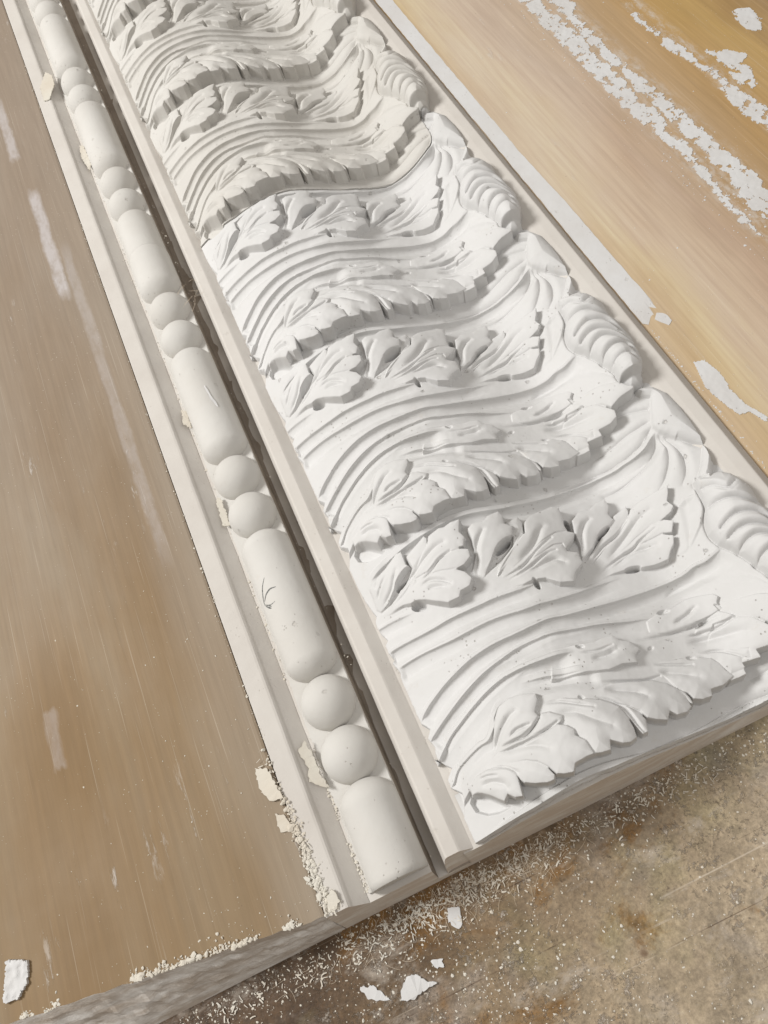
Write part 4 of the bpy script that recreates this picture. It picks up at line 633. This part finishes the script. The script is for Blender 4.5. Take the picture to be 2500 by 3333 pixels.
strip_base(stripA, 38.5, 634, 3); strip_base(stripB, 634.6, 1480, 4)
# pencil mark: strokes drawn on the bead as thin ribbons hugging its surface
def bead_z(u): return BZ + math.sqrt(max(0, BR * BR - (u - BU) ** 2))
def ribbon(bm, pts, w, lift=.06):
    P = cr(pts, 5); prev = None
    for i, p in enumerate(P):
        d = P[min(i + 1, len(P) - 1)] - P[max(i - 1, 0)]; d = d / (np.linalg.norm(d) + 1e-9); nn = np.array([-d[1], d[0]])
        ww = w * (.35 + .65 * math.sin(math.pi * min(1, (i + .6) / len(P)))); q = []
        for s in (-1, 1):
            x, y = p + nn * ww * s; q.append(bm.verts.new((x * MM, y * MM, (bead_z(x) + lift) * MM)))
        if prev: bm.faces.new((prev[0], prev[1], q[1], q[0]))
        prev = q
bm = bmesh.new()
for pts, w in [([(-92, 255), (-96.5, 249), (-99.3, 241.5), (-99.8, 237)], .5), ([(-98.9, 239.6), (-95.5, 243), (-91, 244.6), (-86.5, 243.8)], .6), ([(-99.8, 238), (-97.5, 235.5), (-94.5, 234), (-91, 234.2)], .36), ([(-99.5, 236.5), (-97, 233), (-95.5, 231.4)], .5), ([(-97.5, 235.6), (-96, 234), (-95, 232.5)], .55)]: ribbon(bm, pts, w)
bm_obj('pencil_mark', bm, M_pencil, stripA)
# ------------------------------------------------------------ ornament panels
lower = empty('carved_panel'); tag(lower, 'nearer bright white plaster panel carved with acanthus leaves and fluted waves', 'carved panel', 'carved acanthus panels laid end to end')
upper = empty('carved_panel'); tag(upper, 'farther greyish plaster panel carved with acanthus leaves, beyond the curved joint', 'carved panel', 'carved acanthus panels laid end to end')
for lab in NAMES:
    o = build_part(lab, M_lower, True)
    if o: o.parent = lower
mesh_from(FR - NV, FC, M_lower, 'cut_lip', True, lower)        # what survives of the next repeat below the tile line
cols = np.arange(NU)[(uu > -34.5) & (uu < 232)]; rc = VE[cols] / DV; r0 = np.floor(rc).astype(int); fr_ = rc - r0
zt = hz(r0, cols) * (1 - fr_) + hz(r0 + 1, cols) * fr_; bz = np.interp(uu[cols], *BEDP) + .6 + 1.2 * ss(-25, 10, uu[cols]); zb = np.minimum(zt - .4, bz); n = len(cols)
yb = VE[cols] + .5 * (vnoise(uu[cols], 0, 5, 2) - .5)
rows_ = [np.stack([uu[cols], VE[cols], zt], 1)] + [np.stack([uu[cols], yb - .2 * (zt - zb) * f + .35 * (vnoise(uu[cols], zt * f, 3, 5) - .5), zt + (zb - zt) * f], 1) for f in (.2, .4, .6, .8, 1)] + [np.stack([uu[cols], VE[cols] + 30, zb], 1)]
i = np.arange(n - 1); ff = np.concatenate([np.stack([i + k * n, i + (k + 1) * n, i + 1 + (k + 1) * n, i + 1 + k * n], 1) for k in range(6)])
mesh_obj('cut_end', np.concatenate(rows_) * MM, ff, M_lower, lower)
protoL = {}; 
def place(k, mat, par, protos, shift):
    if not protos:
        for lab in NAMES:
            o = build_part(lab, mat)
            if o: protos[lab] = o
        use = protos
        for o in use.values(): o.parent = par; o.location = (0, shift * MM, 0)
    else:
        for o in protos.values():
            c = o.copy(); COL.objects.link(c); c.parent = par; c.location = (0, shift * MM, 0)
protoU = {}
place(1, M_lower, lower, protoL, PER); place(2, M_lower, lower, protoL, 2 * PER)
GAP = 1.1
for k in (3, 4, 5, 6): place(k, M_upper, upper, protoU, k * PER + GAP)
for o in list(upper.children): o.location.z = .0012
# dark joint: a rebate wall closing each side of the gap
def joint(par, mat, v_off, zlift, name):
    n = NU; zt = np.array([hz(int(round(Tc[j] / DV)), j) for j in range(n)]) + zlift; ok = np.where(zt > -31)[0]
    y = np.round(Tc / DV) * DV + v_off; a = np.stack([uu[ok], y[ok], zt[ok]], 1); b = a.copy(); b[:, 2] -= 7.0
    i = np.arange(len(ok) - 1); f = np.stack([i, i + len(ok), i + 1 + len(ok), i + 1], 1)
    mesh_obj(name, np.concatenate([a, b]) * MM, f, mat, par)
joint(lower, M_lower, 2 * PER, 0, 'joint_edge'); joint(upper, M_upper, 2 * PER + GAP, 1.2, 'joint_edge')

# ------------------------------------------------------------ crumbs, flakes, fibres
def crumb_bm(bm, x, y, z, s, flat=.6):
    rr = random; vs = []
    r = bmesh.ops.create_icosphere(bm, subdivisions=1, radius=1.0)
    sx, sy, sz = s * rr.uniform(.5, 1.3), s * rr.uniform(.5, 1.3), s * rr.uniform(.35, .9) * flat; a = rr.uniform(0, 6.28)
    for v in r['verts']:
        k = rr.uniform(.65, 1.25); px, py, pz = v.co.x * sx * k, v.co.y * sy * k, v.co.z * sz * k
        v.co = ((x + px * math.cos(a) - py * math.sin(a)) * MM, (y + px * math.sin(a) + py * math.cos(a)) * MM, (z + sz * .6 + pz) * MM)
def crumbs(name, pts, mat, label, cat='crumbs', flat=.6):
    bm = bmesh.new()
    for x, y, z, s in pts: crumb_bm(bm, x, y, z, s, flat)
    return tag(bm_obj(name, bm, mat), label, cat, kind='stuff')
g = random.gauss; u_ = random.uniform
pts = []
for i in range(620):                                     # heap along the crack near the cut end
    v = 38 + abs(g(0, 42)); c = np.interp(v, [38, 57, 88, 109, 131, 170], [-128.5, -132, -132.5, -134.5, -136, -134.5]); w = np.interp(v, [38, 90, 130, 170], [3.4, 3.2, 2.0, .8])
    x = c + g(0, w * .6); pts.append((x, v, .1 + max(0, u_(-1, 1.2)), abs(g(0, .55)) + .25 + (u_(.5, 1.5) if random.random() < .09 else 0)))
for i in range(260):                                     # sparse bits along the whole crack
    v = 150 + 900 * random.random() ** 1.4; pts.append((-134.3 + g(0, 1.2), v, 0.1, abs(g(0, .3)) + .18))
crumbs('plaster_crumbs', pts, M_flake, 'cream plaster crumbs heaped along the crack beside the left fillet')
pts = []
for i in range(900):
    u = u_(-330, -140); v = vL(u) + abs(g(0, 1.6)) * (1 + 2 * (random.random() < .12)); k = float(vnoise(u, 3, 11, 7))
    if k > .42: pts.append((u, v, zl + .3 + (-(u + 134)) * .006, abs(g(0, .8)) * k + .25 + (u_(.5, 1.6) if k > .6 and random.random() < .12 else 0)))
for i in range(300):
    u = u_(-420, -140); v = vL(u) + 250 * random.random() ** 2 + 2; pts.append((u, v, (-(u + 134)) * .0065 - .2, abs(g(0, .28)) + .15))
crumbs('plaster_crumbs', pts, M_flake, 'white plaster crumbs clinging to the sawn front edge of the left slab')
pts = []
for i in range(240):
    v = random.choice([u_(95, 135), u_(40, 70), u_(180, 330), u_(300, 700), u_(85, 110)]); pts.append((-107.5 + g(0, 1.1), v, -10.0, abs(g(0, .42)) + .2))
for i in range(60): v = u_(40, 1100); pts.append((u_(-64, -61), v, -9.0, abs(g(0, .3)) + .2))
crumbs('plaster_crumbs', pts, M_flake, 'plaster crumbs lying in the groove along the left side of the beads')
pts = []
for i in range(1500):
    u = u_(-260, 210); v = 26 - abs(g(0, 11)); pts.append((u, v, TZ, abs(g(0, .34)) + .14))
for i in range(1500):
    u = g(-70, 60); v = u_(-115, 28); pts.append((u, v, TZ, abs(g(0, .42)) + .14))
for i in range(500): pts.append((u_(-120, 260), u_(-120, 30), TZ, abs(g(0, .36)) + .14))
crumbs('plaster_crumbs', pts, M_flake, 'fine plaster grit scattered over the stained table top', flat=.5)
pts = []
for i in range(200): pts.append((u_(250, 520), u_(100, 1000), zR - .3, abs(g(0, .3)) + .15))
for i in range(260):
    v = 120 + 190 * random.random(); pts.append((253.2 + abs(g(0, 1.0)), v, -6.5, abs(g(0, .3)) + .15))
for i in range(420):
    v = 300 + 560 * random.random(); pts.append((random.choice([359, 362, 379, 397, 446]) + g(0, 2.5), v, zR - .2, abs(g(0, .4)) + .2))
crumbs('plaster_crumbs', pts, M_patch, 'tiny plaster specks dusted over the ochre slab on the right')
# shavings: thin curls on the heaps
def shavings(n, f, mat, label):
    bm = bmesh.new()
    for i in range(n):
        x, y, z = f(); a = u_(0, 6.28); L = u_(1.2, 4.0); w = u_(.15, .5); c = u_(-.4, .4); prev = None
        for k in range(6):
            t = k / 5; px = x + L * t * math.cos(a + c * t); py = y + L * t * math.sin(a + c * t); pz = z + .4 + 1.2 * math.sin(math.pi * t) * abs(c) + .25 * t
            q = [bm.verts.new(((px + s * w * math.sin(a)) * MM, (py - s * w * math.cos(a)) * MM, pz * MM)) for s in (-1, 1)]
            if prev: bm.faces.new((prev[0], prev[1], q[1], q[0]))
            prev = q
    return tag(bm_obj('plaster_shavings', bm, mat), label, 'shavings', kind='stuff')
def fheap():
    v = 38 + abs(g(0, 38)); return float(np.interp(v, [38, 57, 88, 109, 131], [-129, -132, -132.5, -134.5, -136])) + g(0, 2.2), v, u_(0, 1.2)
shavings(70, fheap, M_flake, 'thin curled plaster shavings on the heap by the left fillet')
shavings(500, lambda: (u_(-230, 120) if random.random() < .6 else g(-70, 30), 22 - abs(g(0, 8)), TZ), M_flake, 'fibrous plaster shavings packed under the sawn end of the base')
def fibres(n, f, mat, label, wd=.07, L0=3, L1=12):
    bm = bmesh.new()
    for i in range(n):
        x, y, z = f(); a = u_(0, 6.28); L = u_(L0, L1); c = u_(-1.4, 1.4); px, py = x, y; prev = None
        for k in range(9):
            t = k / 8; aa = a + c * t; px += L / 8 * math.cos(aa); py += L / 8 * math.sin(aa); pz = z + .15 + 1.3 * math.sin(math.pi * t) * (.2 + abs(c) * .4)
            q = [bm.verts.new(((px + s * wd * math.sin(aa)) * MM, (py - s * wd * math.cos(aa)) * MM, pz * MM)) for s in (-1, 1)]
            if prev: bm.faces.new((prev[0], prev[1], q[1], q[0]))
            prev = q
    return tag(bm_obj('loose_fibres', bm, mat), label, 'fibres', kind='stuff')
fibres(420, lambda: (g(-60, 50), 23 - abs(g(0, 9)), TZ), M_hair, 'pale loose sisal fibres on the table below the sawn end')
fibres(9, lambda: (u_(-62, -58), u_(545, 570), 2), M_hair, 'wisp of fine fibres caught on the rail beside the jointed bead', .09, 8, 18)
# single flakes one can pick out
FL_ = [([(-145, 136), (-138, 133), (-136.5, 126), (-133.5, 110), (-143, 113), (-147, 124)], 1.0, .8, 'angular cream flake on the brown slab beside the crumb heap', (.12, .02)),
       ([(-143, 104), (-138, 102), (-135.5, 95), (-138, 90), (-143.5, 93)], .2, .4, 'thin translucent flake lying on the brown slab below the angular one', (0, 0)),
       ([(-115, 134), (-109, 139), (-107, 124), (-107.5, 115), (-104.8, 104), (-110, 108), (-115.5, 113), (-113, 122)], -3.6, .7, 'jagged flake standing in the groove left of the two nearest round beads', (-.35, 0)),
       ([(-114, 985), (-108, 973), (-109, 955), (-121, 930), (-127, 932), (-126, 960)], .6, .9, 'pale flake bridging the left fillet far up the moulding', (-.05, 0)),
       ([(-129, 46), (-124, 49), (-122, 42), (-126, 38.5), (-131, 40)], .9, 1.3, 'white chip topping the crumb heap at the sawn end', (.1, .1)),
       ([(-70, 13), (-63, 11), (-65.5, 1), (-69, 0), (-73, 6)], TZ, .9, 'smooth white flake on the table in front of the cut long bead', (0, .03)),
       ([(-109, -10), (-103, -12), (-99, -17), (-93, -20.5), (-104, -21.5), (-110, -23), (-118, -20), (-114, -14)], TZ, 1.6, 'largest white plaster scrap on the table, shaped like a splash', (0, 0)),
       ([(-139, -4), (-130, -7), (-123, -18), (-131, -15), (-137, -11)], TZ, .8, 'ragged pale scrap on the table left of the largest scrap', (0, 0)),
       ([(-92, -8), (-85, -11), (-86, -15), (-91, -13.5)], TZ, .8, 'small white scrap on the table above the largest scrap', (0, 0)),
       ([(-109, 838), (-105, 836), (-104, 800), (-108, 790), (-111, 815)], -5.6, .8, 'yellowish flake wedged left of a distant long bead', (-.2, 0)),
       ([(-107.5, 440), (-104, 437), (-105, 418), (-110, 425)], -5, .8, 'curled flake beside the long bead with the white chip', (-.3, 0)),
       ([(-107, 345), (-103.5, 343), (-104, 316), (-109.5, 318), (-108.5, 332)], -5.6, .8, 'broad pale flake wedged left of the second pair of round beads', (-.25, 0))]
for poly, z, th, lab, tl in FL_:
    tag(sliver('plaster_flake', poly, z, th, M_flake if z > TZ + 5 else M_patch, .7, 1.3, len(lab), tilt=tl), lab, 'plaster flake', 'loose plaster flakes')
bm = bmesh.new(); prev = None
for (x, y, w) in [(-79.6, 441, .5), (-79, 436, .9), (-78.4, 431, .6), (-78.2, 426, 1.1), (-76.8, 421, 1.0), (-76, 416, .4)]:
    q = [bm.verts.new(((x + s * w) * MM, y * MM, (bead_z(x + s * w) + (.1 if s < 0 else .7)) * MM)) for s in (-1, 1)] 
    if prev: bm.faces.new((prev[0], prev[1], q[1], q[0]))
    prev = q
tag(bm_obj('plaster_chip', bm, M_patch), 'tiny white curled chip stuck on top of a long bead', 'plaster chip')
